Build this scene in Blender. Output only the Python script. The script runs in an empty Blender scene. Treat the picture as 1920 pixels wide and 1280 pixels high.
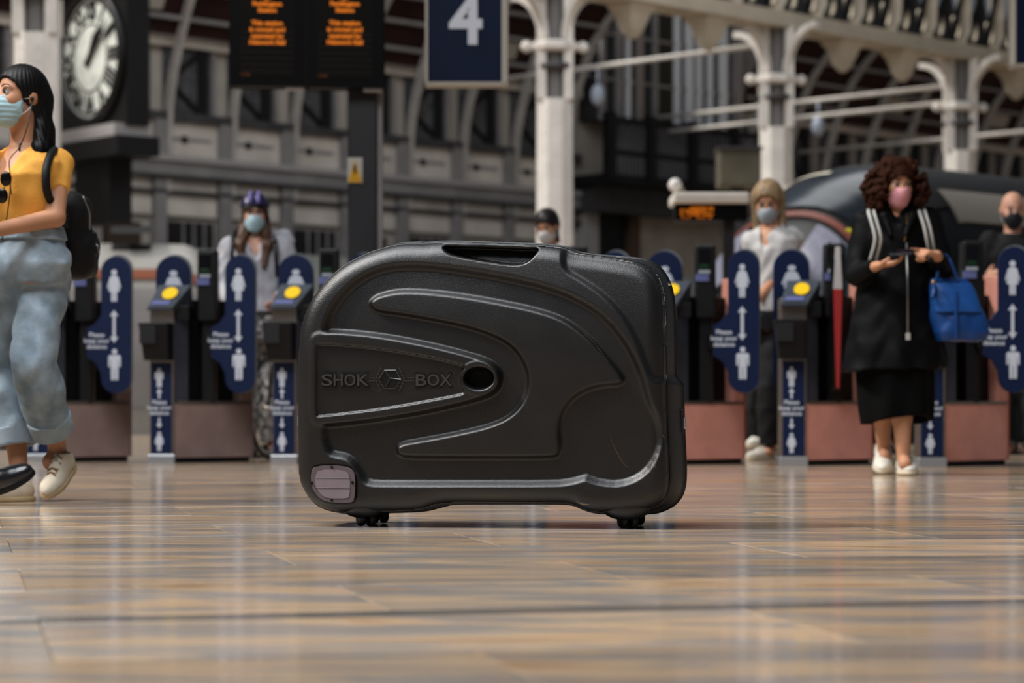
import bpy, bmesh, math, random
import numpy as np
from mathutils import Vector, Matrix
random.seed(7); np.random.seed(7)
PI = math.pi
scene = bpy.context.scene
COL = scene.collection

# ------------------------------------------------------------------ camera
FPX = 4533.0; CH = 0.38; HOR = 750.0        # focal length in px, camera height, horizon row
cam_d = bpy.data.cameras.new('camera'); cam = bpy.data.objects.new('camera', cam_d); COL.objects.link(cam)
cam.location = (0, 0, CH); cam.rotation_euler = (PI/2, 0, 0)
cam_d.sensor_width = 36; cam_d.lens = FPX/1920*36
cam_d.shift_y = (HOR-640)/1920
cam_d.clip_start = .05; cam_d.clip_end = 300
cam_d.dof.use_dof = True; cam_d.dof.focus_distance = 7.2; cam_d.dof.aperture_fstop = 3.3
scene.camera = cam

# ------------------------------------------------------------------ light
world = bpy.data.worlds.new('world'); scene.world = world; world.use_nodes = True
bg = world.node_tree.nodes['Background']
bg.inputs[0].default_value = (.80, .88, 1.0, 1); bg.inputs[1].default_value = .13
def lamp(name, kind, loc, rot, energy, col, **kw):
    d = bpy.data.lights.new(name, kind); d.energy = energy; d.color = col
    for k, v in kw.items(): setattr(d, k, v)
    o = bpy.data.objects.new(name, d); COL.objects.link(o); o.location = loc; o.rotation_euler = rot
    return o
# sunlight falling through the glazed roof from the left, and the bright roof glazing itself
SUND = Vector((.66, .06, -.74))
lamp('sun', 'SUN', (-8, 0, 12), SUND.to_track_quat('-Z', 'Y').to_euler(), 4.2, (1, .95, .89), angle=math.radians(9))
lamp('roof_glazing', 'AREA', (-3.2, 4.3, 10), (0, math.radians(-14), 0), 2250, (.93, .96, 1), shape='RECTANGLE', size=7, size_y=9)
lamp('platform_roof_glazing', 'AREA', (-4, 28, 13), Vector((-.15, .45, -.85)).to_track_quat('-Z', 'Y').to_euler(), 2600, (.95, .97, 1), shape='RECTANGLE', size=22, size_y=14)
vs = scene.view_settings
scene.display_settings.display_device = 'sRGB'
vs.view_transform = 'Standard'; vs.look = 'None'; vs.gamma = 1; vs.use_curve_mapping = False
vs.exposure = -0.22

# ------------------------------------------------------------------ helpers
def P(px, py, Y):                      # point seen at photo pixel, at depth Y
    return np.array([(px-960)*Y/FPX, Y, CH+(HOR-py)*Y/FPX])
def lin(h):
    h = h.lstrip('#'); o = []
    for i in (0, 2, 4):
        c = int(h[i:i+2], 16)/255
        o.append(c/12.92 if c <= .04045 else ((c+.055)/1.055)**2.4)
    return o
MATS = {}
def mat(name, col, rough=.5, metal=0., var=0., scale=20., bump=0., bscale=None, col2=None, rnd=0., spec=.28,
        stretch=(1, 1, 1), emit=None, estr=1., coat=0., detail=6, rvar=0.):
    if name in MATS: return MATS[name]
    m = bpy.data.materials.new(name); m.use_nodes = True; nt = m.node_tree; N = nt.nodes; L = nt.links
    b = N['Principled BSDF']; c = lin(col) if isinstance(col, str) else list(col)
    b.inputs['Base Color'].default_value = (*c, 1); b.inputs['Roughness'].default_value = rough
    b.inputs['Metallic'].default_value = metal; b.inputs['Specular IOR Level'].default_value = spec
    if coat: b.inputs['Coat Weight'].default_value = coat
    tc = N.new('ShaderNodeTexCoord'); mp = N.new('ShaderNodeMapping'); mp.inputs['Scale'].default_value = stretch
    L.new(tc.outputs['Object'], mp.inputs[0])
    nz = N.new('ShaderNodeTexNoise'); nz.inputs['Scale'].default_value = scale; nz.inputs['Detail'].default_value = detail
    L.new(mp.outputs[0], nz.inputs['Vector'])
    if var or col2:
        rp = N.new('ShaderNodeValToRGB')
        c2 = lin(col2) if col2 else [x*(1-var) for x in c]
        c1 = c if col2 else [min(1, x*(1+var*.6)) for x in c]
        rp.color_ramp.elements[0].color = (*c2, 1); rp.color_ramp.elements[1].color = (*c1, 1)
        rp.color_ramp.elements[0].position = .36; rp.color_ramp.elements[1].position = .64
        L.new(nz.outputs[0], rp.inputs[0]); out = rp.outputs[0]
        if rnd:
            oi = N.new('ShaderNodeObjectInfo'); hs = N.new('ShaderNodeHueSaturation'); mr = N.new('ShaderNodeMapRange')
            mr.inputs[3].default_value = 1-rnd; mr.inputs[4].default_value = 1+rnd
            L.new(oi.outputs['Random'], mr.inputs[0]); L.new(mr.outputs[0], hs.inputs['Value']); L.new(out, hs.inputs['Color']); out = hs.outputs[0]
        L.new(out, b.inputs['Base Color'])
    if rvar:
        mr = N.new('ShaderNodeMapRange'); mr.inputs[3].default_value = max(.02, rough-rvar); mr.inputs[4].default_value = rough+rvar
        L.new(nz.outputs[0], mr.inputs[0]); L.new(mr.outputs[0], b.inputs['Roughness'])
    if bump:
        n2 = N.new('ShaderNodeTexNoise'); n2.inputs['Scale'].default_value = bscale or scale*3; n2.inputs['Detail'].default_value = 4
        L.new(mp.outputs[0], n2.inputs['Vector'])
        bp = N.new('ShaderNodeBump'); bp.inputs['Strength'].default_value = bump; bp.inputs['Distance'].default_value = .01
        L.new(n2.outputs[0], bp.inputs['Height']); L.new(bp.outputs[0], b.inputs['Normal'])
    if emit:
        b.inputs['Emission Color'].default_value = (*lin(emit), 1); b.inputs['Emission Strength'].default_value = estr
    MATS[name] = m; return m

def wmat(p):
    L = Matrix.LocRotScale(p.location, p.rotation_euler, p.scale)
    return L if p.parent is None else wmat(p.parent) @ p.matrix_parent_inverse @ L
def obj(name, data, m=None, parent=None, smooth=False, local=False):
    """data: mesh or (verts, faces). World coordinates unless local; a child of an Empty keeps world placement."""
    if not isinstance(data, bpy.types.Mesh):
        me = bpy.data.meshes.new(name)
        v, f = data
        me.from_pydata([tuple(map(float, p)) for p in v], [], [tuple(map(int, q)) for q in f]); me.update()
    else: me = data
    if m and not me.materials: me.materials.append(m)
    if smooth: me.polygons.foreach_set('use_smooth', [True]*len(me.polygons))
    o = bpy.data.objects.new(name, me); COL.objects.link(o)
    if parent is not None:
        o.parent = parent
        if not local:
            o.matrix_parent_inverse = wmat(parent).inverted()
    return o
def tag(o, label=None, cat=None, group=None, kind=None):
    if label: o['label'] = label
    if cat: o['category'] = cat
    if group: o['group'] = group
    if kind: o['kind'] = kind
    return o
def empty(name, loc, label=None, cat=None, rz=0, group=None, kind=None):
    o = bpy.data.objects.new(name, None); COL.objects.link(o); o.location = tuple(map(float, loc)); o.rotation_euler = (0, 0, rz)
    o.empty_display_size = .1
    return tag(o, label, cat, group, kind)

class MB:
    """collects shapes into one mesh"""
    def __init__(s): s.v = []; s.f = []
    def add(s, v, f):
        n = len(s.v); s.v += [np.asarray(p, float) for p in v]; s.f += [[i+n for i in q] for q in f]; return s
    def box(s, lo, hi, taper=1., M=None):
        (x0, y0, z0), (x1, y1, z1) = lo, hi; cx, cy = (x0+x1)/2, (y0+y1)/2
        v = [(x0, y0, z0), (x1, y0, z0), (x1, y1, z0), (x0, y1, z0)]
        v += [(cx+(x-cx)*taper, cy+(y-cy)*taper, z1) for x, y, _ in v]
        if M is not None: v = [M @ Vector(p) for p in v]
        return s.add(v, [(0, 3, 2, 1), (4, 5, 6, 7), (0, 1, 5, 4), (1, 2, 6, 5), (2, 3, 7, 6), (3, 0, 4, 7)])
    def beam(s, a, b, w, h, up=(0, 0, 1)):
        a = np.asarray(a, float); b = np.asarray(b, float); d = b-a; L = np.linalg.norm(d); d = d/L
        up = np.asarray(up, float); x = np.cross(d, up)
        if np.linalg.norm(x) < 1e-4: x = np.cross(d, (1, 0, 0))
        x /= np.linalg.norm(x); z = np.cross(x, d); v = []
        for q in (a, b):
            for i, j in ((-1, -1), (1, -1), (1, 1), (-1, 1)): v.append(q+x*i*w/2+z*j*h/2)
        return s.add(v, [(0, 1, 2, 3), (7, 6, 5, 4), (0, 4, 5, 1), (1, 5, 6, 2), (2, 6, 7, 3), (3, 7, 4, 0)])
    def tube(s, pts, r, n=8, closed=False, cap=True):
        pts = [np.asarray(p, float) for p in pts]; m = len(pts); rr = r if hasattr(r, '__len__') else [r]*m
        v = []; f = []; prev = None
        for i, p in enumerate(pts):
            if closed: d = pts[(i+1) % m]-pts[i-1]
            else: d = pts[min(i+1, m-1)]-pts[max(i-1, 0)]
            d = d/(np.linalg.norm(d)+1e-12)
            if prev is None:
                a = np.cross(d, (0, 0, 1)); 
                if np.linalg.norm(a) < 1e-3: a = np.cross(d, (1, 0, 0))
            else: a = prev-d*np.dot(prev, d)
            a /= np.linalg.norm(a); prev = a; c = np.cross(d, a)
            for k in range(n):
                t = 2*PI*k/n; v.append(p+(a*math.cos(t)+c*math.sin(t))*rr[i])
        for i in range(m if closed else m-1):
            for k in range(n):
                k2 = (k+1) % n; i2 = (i+1) % m
                f.append((i*n+k, i2*n+k, i2*n+k2, i*n+k2))
        if cap and not closed: f += [tuple(range(n)), tuple(range(m*n-1, (m-1)*n-1, -1))]
        return s.add(v, f)
    def prism(s, poly, fn, t0, t1):
        """poly of 2D points, fn(u, v, t) -> 3D point; extruded t0..t1"""
        n = len(poly); v = [fn(u, w, t0) for u, w in poly]+[fn(u, w, t1) for u, w in poly]
        f = [tuple(range(n)), tuple(range(2*n-1, n-1, -1))]+[(i, (i+1) % n, n+(i+1) % n, n+i) for i in range(n)]
        return s.add(v, f)
    def ell(s, c, r, nu=12, nv=8, R=None):
        c = np.asarray(c, float); r = np.asarray([r]*3 if np.isscalar(r) else r, float); R = np.eye(3) if R is None else R
        v = []; f = []
        for j in range(1, nv):
            a = PI*j/nv
            for i in range(nu):
                b = 2*PI*i/nu; v.append(c+R@(r*(math.sin(a)*math.cos(b), math.sin(a)*math.sin(b), math.cos(a))))
        v += [c+R@(r*(0, 0, 1)), c-R@(r*(0, 0, 1))]; T = len(v)-2
        for j in range(nv-2):
            for i in range(nu): f.append((j*nu+i, (j+1)*nu+i, (j+1)*nu+(i+1) % nu, j*nu+(i+1) % nu))
        for i in range(nu):
            f.append((T, i, (i+1) % nu)); b = (nv-2)*nu; f.append((T+1, b+(i+1) % nu, b+i))
        return s.add(v, f)
    def build(s, name, m, parent=None, smooth=False, local=False, bevel=0, fix=True):
        me = bpy.data.meshes.new(name)
        me.from_pydata([tuple(map(float, p)) for p in s.v], [], s.f); me.update()
        if fix or bevel:
            bm = bmesh.new(); bm.from_mesh(me)
            if bevel:
                es = [e for e in bm.edges if len(e.link_faces) == 2 and e.calc_face_angle(0) > .6]
                bmesh.ops.bevel(bm, geom=es, offset=bevel, segments=2, affect='EDGES', profile=.5, clamp_overlap=True)
            bmesh.ops.recalc_face_normals(bm, faces=bm.faces)
            bm.to_mesh(me); bm.free()
        return obj(name, me, m, parent, smooth, local)

def text_mesh(name, body, size, extrude=.001, align='CENTER', sx=1., line=1., bold=0.):
    c = bpy.data.curves.new(name, 'FONT'); c.body = body; c.size = size; c.extrude = extrude; c.align_x = align; c.align_y = 'CENTER'
    c.space_line = line; c.offset = bold; c.resolution_u = 3
    o = bpy.data.objects.new(name, c); COL.objects.link(o)
    dg = bpy.context.evaluated_depsgraph_get(); me = bpy.data.meshes.new_from_object(o.evaluated_get(dg))
    bpy.data.objects.remove(o); bpy.data.curves.remove(c)
    for v in me.vertices: v.co.x *= sx
    me.name = name; me.materials.clear(); return me
def stand(me, origin, ex=(1, 0, 0), ez=(0, 0, 1)):
    """move a text mesh lying in XY into the plane (ex, ez) at origin; returns the mesh"""
    ex = Vector(ex).normalized(); ez = Vector(ez).normalized(); n = ex.cross(ez); o = Vector(tuple(map(float, origin)))
    for v in me.vertices: v.co = o+ex*v.co.x+ez*v.co.y+n*v.co.z
    return me
def chaikin(p, it=2, closed=True):
    p = np.asarray(p, float)
    for _ in range(it):
        if closed: q = np.roll(p, -1, 0); p = np.stack([.75*p+.25*q, .25*p+.75*q], 1).reshape(-1, p.shape[1])
        else:
            a, b = p[:-1], p[1:]; m = np.stack([.75*a+.25*b, .25*a+.75*b], 1).reshape(-1, p.shape[1]); p = np.concatenate([p[:1], m, p[-1:]])
    return p
def spline(p, n=8):
    """open Catmull-Rom through the points"""
    p = np.asarray(p, float); q = np.concatenate([[2*p[0]-p[1]], p, [2*p[-1]-p[-2]]]); out = []
    for i in range(1, len(q)-2):
        for t in np.linspace(0, 1, n, endpoint=False):
            a, b, c, d = q[i-1:i+3]
            out.append(.5*((2*b)+(-a+c)*t+(2*a-5*b+4*c-d)*t*t+(-a+3*b-3*c+d)*t**3))
    out.append(p[-1]); return np.array(out)
def polysd(px, py, poly):
    """signed distance, positive inside"""
    poly = np.asarray(poly, float); d2 = np.full(px.shape, 1e9); ins = np.zeros(px.shape, bool)
    for (x0, y0), (x1, y1) in zip(poly, np.roll(poly, -1, 0)):
        ex, ey = x1-x0, y1-y0; L = ex*ex+ey*ey
        if L < 1e-16: continue
        t = np.clip(((px-x0)*ex+(py-y0)*ey)/L, 0, 1); d2 = np.minimum(d2, (px-x0-t*ex)**2+(py-y0-t*ey)**2)
        if y0 != y1: ins ^= ((y0 > py) != (y1 > py)) & (px < (py-y0)*ex/(ey if ey else 1)+x0)
    d = np.sqrt(d2); return np.where(ins, d, -d)
def S(x, w): t = np.clip(x/w+.5, 0, 1); return t*t*(3-2*t)

class Vol:
    """signed-distance volume meshed with surface nets: smooth, continuous bodies and garments"""
    def __init__(s, lo, hi, h):
        s.lo = np.asarray(lo, float); s.h = h; s.n = np.maximum(3, np.ceil((np.asarray(hi)-s.lo)/h).astype(int)+1)
        s.F = np.ones(s.n, np.float32); s.ax = [s.lo[i]+h*np.arange(s.n[i]) for i in range(3)]
    def _blk(s, lo, hi):
        i0 = np.clip(np.floor((np.asarray(lo)-s.lo)/s.h).astype(int), 0, s.n-1); i1 = np.clip(np.ceil((np.asarray(hi)-s.lo)/s.h).astype(int)+1, 1, s.n)
        sl = tuple(slice(a, b) for a, b in zip(i0, i1))
        return sl, s.ax[0][sl[0]][:, None, None], s.ax[1][sl[1]][None, :, None], s.ax[2][sl[2]][None, None, :]
    def put(s, lo, hi, fn, k=.01, op='u'):
        m = k+4*s.h; sl, X, Y, Z = s._blk(np.asarray(lo)-m, np.asarray(hi)+m); F = s.F[sl]
        if F.size == 0: return s
        d = fn(X, Y, Z).astype(np.float32)
        k = max(k, 1e-4)
        if op == 'u': h = np.clip(.5+.5*(F-d)/k, 0, 1); s.F[sl] = F*(1-h)+d*h-k*h*(1-h)
        else: h = np.clip(.5-.5*(F+d)/k, 0, 1); s.F[sl] = F*(1-h)-d*h+k*h*(1-h)
        return s
    def cap(s, a, b, ra, rb=None, k=.01, op='u', ca=False, cb=False, flat=None):
        a = np.asarray(a, float); b = np.asarray(b, float); rb = ra if rb is None else rb; r = max(ra, rb); ab = b-a; L2 = ab@ab+1e-12
        def fn(X, Y, Z):
            t = ((X-a[0])*ab[0]+(Y-a[1])*ab[1]+(Z-a[2])*ab[2])/L2; tc = np.clip(t, 0, 1)
            dx, dy, dz = X-a[0]-tc*ab[0], Y-a[1]-tc*ab[1], Z-a[2]-tc*ab[2]
            if flat is not None:
                fv, fs = flat; q = dx*fv[0]+dy*fv[1]+dz*fv[2]; e = (fs-1)*q; dx, dy, dz = dx+e*fv[0], dy+e*fv[1], dz+e*fv[2]
            d = np.sqrt(dx*dx+dy*dy+dz*dz)-(ra+(rb-ra)*tc); L = math.sqrt(L2)
            if ca: d = np.maximum(d, -t*L)
            if cb: d = np.maximum(d, (t-1)*L)
            return d
        return s.put(np.minimum(a, b)-r, np.maximum(a, b)+r, fn, k, op)
    def chain(s, pts, rs, k=.01, **kw):
        for i in range(len(pts)-1): s.cap(pts[i], pts[i+1], rs[i], rs[i+1], k, **kw)
        return s
    def ell(s, c, r, R=None, k=.01, op='u'):
        c = np.asarray(c, float); r = np.asarray([r]*3 if np.isscalar(r) else r, float); R = np.eye(3) if R is None else np.asarray(R)
        ext = np.sqrt(((R*r)**2).sum(1))
        def fn(X, Y, Z):
            q = [(R[0, i]*(X-c[0])+R[1, i]*(Y-c[1])+R[2, i]*(Z-c[2])) for i in range(3)]
            k0 = np.sqrt(sum((q[i]/r[i])**2 for i in range(3)))+1e-6; k1 = np.sqrt(sum((q[i]/r[i]**2)**2 for i in range(3)))+1e-6
            return k0*(k0-1)/k1
        return s.put(c-ext, c+ext, fn, k, op)
    def loft(s, secs, yaw=0, k=.01, op='u', p=2., wob=None):
        """secs: (z, cx, cy, rx, ry) sorted by z; yaw turns the ellipses"""
        A = np.array(secs, float); A = A[A[:, 0].argsort()]; z = A[:, 0]; c, sn = math.cos(yaw), math.sin(yaw); R = A[:, 3:].max()
        if len(z) > 2:
            zz = np.linspace(z[0], z[-1], 4*len(z)); 
        def fn(X, Y, Z):
            g = [np.interp(Z, z, A[:, i]) for i in range(1, 5)]
            x, y = X-g[0], Y-g[1]; u, v = c*x+sn*y, -sn*x+c*y
            rr = ((np.abs(u)/g[2])**p+(np.abs(v)/g[3])**p)**(1/p)
            if wob is not None: rr = rr/(1+wob(np.arctan2(v, u), Z))
            d = (rr-1)*np.minimum(g[2], g[3])
            return np.maximum(d, np.maximum(Z-z[-1], z[0]-Z))
        return s.put((A[:, 1].min()-R, A[:, 2].min()-R, z[0]), (A[:, 1].max()+R, A[:, 2].max()+R, z[-1]), fn, k, op)
    def box(s, c, r, R=None, rad=.005, k=.005, op='u'):
        c = np.asarray(c, float); r = np.asarray(r, float); R = np.eye(3) if R is None else np.asarray(R); e = np.abs(R)@r
        def fn(X, Y, Z):
            q = [np.abs(R[0, i]*(X-c[0])+R[1, i]*(Y-c[1])+R[2, i]*(Z-c[2]))-r[i]+rad for i in range(3)]
            return np.sqrt(sum(np.maximum(x, 0)**2 for x in q))+np.minimum(np.maximum(np.maximum(q[0], q[1]), q[2]), 0)-rad
        return s.put(c-e, c+e, fn, k, op)
    def half(s, n, p):
        n = np.asarray(n, float); n = n/np.linalg.norm(n); X, Y, Z = s.ax[0][:, None, None], s.ax[1][None, :, None], s.ax[2][None, None, :]
        s.F = np.maximum(s.F, ((X-p[0])*n[0]+(Y-p[1])*n[1]+(Z-p[2])*n[2]).astype(np.float32)); return s
    def disp(s, fn):
        X, Y, Z = s.ax[0][:, None, None], s.ax[1][None, :, None], s.ax[2][None, None, :]
        s.F = (s.F+fn(X, Y, Z)).astype(np.float32); return s
    def mesh(s):
        F = s.F.copy(); F[0] = F[-1] = 1; F[:, 0] = F[:, -1] = 1; F[:, :, 0] = F[:, :, -1] = 1
        I = F < 0; c = np.zeros(np.array(F.shape)-1, np.int8)
        for dx in (0, 1):
            for dy in (0, 1):
                for dz in (0, 1): c += I[dx:I.shape[0]-1+dx, dy:I.shape[1]-1+dy, dz:I.shape[2]-1+dz]
        act = (c > 0) & (c < 8); ii = np.argwhere(act); idx = -np.ones(act.shape, int); idx[act] = np.arange(len(ii))
        cor = [(a, b, d) for a in (0, 1) for b in (0, 1) for d in (0, 1)]
        val = {q: F[ii[:, 0]+q[0], ii[:, 1]+q[1], ii[:, 2]+q[2]] for q in cor}
        acc = np.zeros((len(ii), 3)); cnt = np.zeros(len(ii))
        for q in cor:
            for a in range(3):
                if q[a]: continue
                r = list(q); r[a] = 1; r = tuple(r); u, v = val[q], val[r]; x = (u < 0) != (v < 0)
                t = np.where(x, u/np.where(x, u-v, 1), 0); pt = np.tile(np.array(q, float), (len(ii), 1)); pt[:, a] += t
                acc[x] += pt[x]; cnt[x] += 1
        V = s.lo+(ii+acc/cnt[:, None])*s.h; faces = []
        for a in range(3):
            b, d = (a+1) % 3, (a+2) % 3
            A = I; B = np.roll(I, -1, a); e = A != B; sl = [slice(1, -1)]*3; sl[a] = slice(0, -1)
            m = np.zeros_like(e); m[tuple(sl)] = e[tuple(sl)]; q = np.argwhere(m); ins = I[m]
            def g(ob, od): r = q.copy(); r[:, b] -= ob; r[:, d] -= od; return idx[r[:, 0], r[:, 1], r[:, 2]]
            qd = np.stack([g(0, 0), g(1, 0), g(1, 1), g(0, 1)], 1); qd[~ins] = qd[~ins][:, ::-1]; faces.append(qd)
        return V, np.concatenate(faces)
    def build(s, name, m, parent=None, xf=None, relax=0):
        V, f = s.mesh()
        if xf is not None:
            V = xf(V); e = xf(np.vstack([np.zeros(3), np.eye(3)])); e = e[1:]-e[0]
            if np.linalg.det(e) < 0: f = f[:, ::-1]
        me = bpy.data.meshes.new(name); me.vertices.add(len(V)); me.vertices.foreach_set('co', V.astype(np.float32).ravel())
        me.loops.add(len(f)*4); me.loops.foreach_set('vertex_index', f.astype(np.int32).ravel()); me.polygons.add(len(f))
        me.polygons.foreach_set('loop_start', np.arange(0, len(f)*4, 4, dtype=np.int32)); me.update(calc_edges=True); me.validate()
        return obj(name, me, m, parent, True)
# ------------------------------------------------------------------ floor: polished stone slabs
def stone_mat(name, seed=0., base=('967759', 'b4997b', '827e7a', 'a18164'), rough=.12):
    m = bpy.data.materials.new(name); m.use_nodes = True; nt = m.node_tree; N = nt.nodes; L = nt.links; b = N['Principled BSDF']
    geo = N.new('ShaderNodeNewGeometry'); oi = N.new('ShaderNodeObjectInfo'); ad = N.new('ShaderNodeVectorMath'); ad.operation = 'MULTIPLY_ADD'
    cb = N.new('ShaderNodeCombineXYZ'); L.new(oi.outputs['Random'], cb.inputs[2])
    ad.inputs[1].default_value = (1, 1, 9); L.new(cb.outputs[0], ad.inputs[0]); L.new(geo.outputs['Position'], ad.inputs[2])
    ad.inputs[1].default_value = (0, 0, 9)
    mp = N.new('ShaderNodeMapping'); mp.inputs['Rotation'].default_value = (0, 0, .3+seed); mp.inputs['Scale'].default_value = (.55, 2.3, 1); L.new(ad.outputs[0], mp.inputs[0])
    n1 = N.new('ShaderNodeTexNoise'); n1.inputs['Scale'].default_value = 2.2; n1.inputs['Detail'].default_value = 8; n1.inputs['Roughness'].default_value = .62; n1.inputs['Distortion'].default_value = .8
    L.new(mp.outputs[0], n1.inputs['Vector'])
    r = N.new('ShaderNodeValToRGB'); cr = r.color_ramp
    for i, (p, c) in enumerate(zip((.30, .44, .56, .70), base)):
        e = cr.elements[i] if i < 2 else cr.elements.new(p); e.position = p; e.color = (*lin(c), 1)
    L.new(n1.outputs[0], r.inputs[0])
    hs = N.new('ShaderNodeHueSaturation'); mr = N.new('ShaderNodeMapRange'); mr.inputs[3].default_value = .8; mr.inputs[4].default_value = 1.18
    L.new(oi.outputs['Random'], mr.inputs[0]); L.new(mr.outputs[0], hs.inputs['Value']); L.new(r.outputs[0], hs.inputs['Color'])
    L.new(hs.outputs[0], b.inputs['Base Color'])
    n2 = N.new('ShaderNodeTexNoise'); n2.inputs['Scale'].default_value = 5; n2.inputs['Detail'].default_value = 5; L.new(mp.outputs[0], n2.inputs['Vector'])
    m2 = N.new('ShaderNodeMapRange'); m2.inputs[1].default_value = .3; m2.inputs[2].default_value = .7; m2.inputs[3].default_value = rough*.7; m2.inputs[4].default_value = rough*1.5
    L.new(n2.outputs[0], m2.inputs[0]); L.new(m2.outputs[0], b.inputs['Roughness'])
    b.inputs['Specular IOR Level'].default_value = .45
    bp = N.new('ShaderNodeBump'); bp.inputs['Strength'].default_value = .06; bp.inputs['Distance'].default_value = .004
    L.new(n2.outputs[0], bp.inputs['Height']); L.new(bp.outputs[0], b.inputs['Normal'])
    MATS[name] = m; return m
STONE = stone_mat('polished_stone'); DARKSTONE = stone_mat('dark_stone', .5, ('5d564f', '6e655c', '54524f', '645b51'))
TA = math.radians(13); TU = np.array([math.cos(TA), math.sin(TA)]); TV = np.array([-math.sin(TA), math.cos(TA)])
TW, TD = 1.25, .62                                  # slab width and depth
T0 = np.array([0., 4.30])                            # the dark course crosses the view here
def t2w(a, b): return T0+TU*a+TV*b
rows = []; b = .115
while b < 10.6: rows.append((b, b+TD, False)); b += TD
b = 0.
while b > -1.9: rows.append((b-TD, b, False)); b -= TD
rows.append((0, .115, True))
A0, A1, B0, B1 = -5.2, 6.2, min(r[0] for r in rows), max(r[1] for r in rows)
fl = MB()
ctr = [t2w(A0, B0), t2w(A1, B0), t2w(A1, B1), t2w(A0, B1)]
big = [(-45, -25), (60, -25), (60, 95), (-45, 95)]
v = [(*p, 0) for p in big]+[(*p, 0) for p in ctr]+[(*p, -.012) for p in ctr]
fl.add(v, [(0, 1, 5, 4), (1, 2, 6, 5), (2, 3, 7, 6), (3, 0, 4, 7), (4, 5, 9, 8), (5, 6, 10, 9), (6, 7, 11, 10), (7, 4, 8, 11), (8, 9, 10, 11)])
floor = fl.build('floor', STONE); tag(floor, 'polished tan and grey stone concourse floor', None, None, 'structure')
MS = {}
def slab_mesh(w, d):
    k = (round(w, 3), round(d, 3))
    if k not in MS:
        g, c, t = .0008, .0010, .0125; x, y = w/2-g, d/2-g
        vv = [(sx*x, sy*y, -t) for sx, sy in ((-1, -1), (1, -1), (1, 1), (-1, 1))]+[(sx*x, sy*y, -c) for sx, sy in ((-1, -1), (1, -1), (1, 1), (-1, 1))]+[(sx*(x-c), sy*(y-c), 0) for sx, sy in ((-1, -1), (1, -1), (1, 1), (-1, 1))]
        me = bpy.data.meshes.new('slab'); me.from_pydata(vv, [], [(8, 9, 10, 11)]+[(i, (i+1) % 4, 4+(i+1) % 4, 4+i) for i in range(4)]+[(4+i, 4+(i+1) % 4, 8+(i+1) % 4, 8+i) for i in range(4)]); me.update(); MS[k] = me
        me.materials.append(DARKSTONE if d < .2 else STONE)
    return MS[k]
for ri, (b0, b1, dark) in enumerate(rows):
    off = (ri % 2)*TW*.5; a = A0
    edges = [A0]
    x = A0+off if off else A0+TW
    while x < A1-.05: edges.append(x); x += TW
    edges.append(A1)
    for a0, a1 in zip(edges, edges[1:]):
        c = t2w((a0+a1)/2, (b0+b1)/2)
        o = bpy.data.objects.new('stone_inlay' if dark else 'stone_slab', slab_mesh(a1-a0, b1-b0)); COL.objects.link(o)
        o.location = (c[0], c[1], random.uniform(-.0006, .0002)); o.rotation_euler = (random.uniform(-.0007, .0007), random.uniform(-.0007, .0007), TA); o.parent = floor
# ------------------------------------------------------------------ the hard-shell bike case
CASE = mat('black_moulded_plastic', '0c0b0b', .38, bump=.15, bscale=340, var=.12, scale=9, rvar=.05, spec=.55)
CASE_IN = mat('smooth_black_plastic', '131313', .3, spec=.5)
CTH = math.radians(9); CE = np.array([math.cos(CTH), -math.sin(CTH)]); CM = np.array([-math.sin(CTH), -math.cos(CTH)])
CC = np.array([-.085, 7.155])
case = empty('bike_case', (CC[0]-CM[0]*.17, CC[1]-CM[1]*.17, 0), 'large black moulded hard-shell bike travel case standing on small castors', 'case')
def cun(px, py, dep=0.):               # photo pixel -> (u, z) on the case front plane (dep behind it)
    a = (px-960)/FPX; C = CC-CM*dep; Y = (C@CM)/(a*CM[0]+CM[1]); p = np.array([a*Y, Y])
    return np.array([(p-C)@CE, CH+(HOR-py)/FPX*Y])
def cpoly(pts, it=2): return chaikin([cun(*p) for p in pts], it)
def cw(u, z, d=0.):
    q = CC+CE*u-CM*d; return np.array([q[0], q[1], z])     # case coords -> world, d = depth behind front
OUT = chaikin([cun(x_, y_, .075) for x_, y_ in [(562,860),(561,790),(561,700),(563,640),(567,608),(577,575),(594,545),(620,514),(650,490),(690,470),(725,459),(756,453),(800,454),(815,451),(870,452),(950,455),(1015,457),(1044,460),(1062,464),(1076,472),(1110,477),(1150,482),(1190,489),(1215,499),(1234,518),(1244,545),(1248,580),(1249,640),(1250,700),(1252,800),(1256,870),(1256,908),(1250,932),(1234,948),(1205,957),(1130,962),(1108,960),(1090,954),(1074,946),(1052,943),(950,943),(850,943),(828,945),(808,951),(790,956),(765,958),(700,960),(640,962),(615,957),(595,948),(583,936),(572,920),(562,898)]], 2)
REC = cpoly([(604,700),(605,640),(608,608),(619,578),(640,548),(670,521),(705,504),(745,497),(800,498),(870,507),(950,521),(1020,537),(1075,557),(1120,584),(1155,619),(1182,660),(1200,700),(1211,740),(1219,762),(1223,768),(1232,790),(1237,815),(1234,842),(1220,873),(1195,896),(1160,908),(1125,905),(1103,898),(1097,895),(1088,898),(1070,903),(1040,907),(900,907),(720,907),(690,906),(680,899),(672,884),(661,866),(646,855),(622,852),(613,843),(606,815)], 1)
CPL = cpoly([(690,572),(692,562),(706,553),(740,545),(785,545),(860,553),(940,567),(1010,582),(1060,600),(1102,632),(1135,668),(1158,695),(1168,712),(1160,720),(1130,721),(1098,729),(1068,748),(1050,776),(1046,805),(1049,835),(1045,853),(1030,857),(900,857),(765,857),(746,853),(741,843),(748,832),(790,825),(860,812),(920,798),(958,780),(982,752),(991,715),(983,680),(960,648),(925,628),(880,613),(820,600),(750,588),(705,583)], 2)
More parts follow.
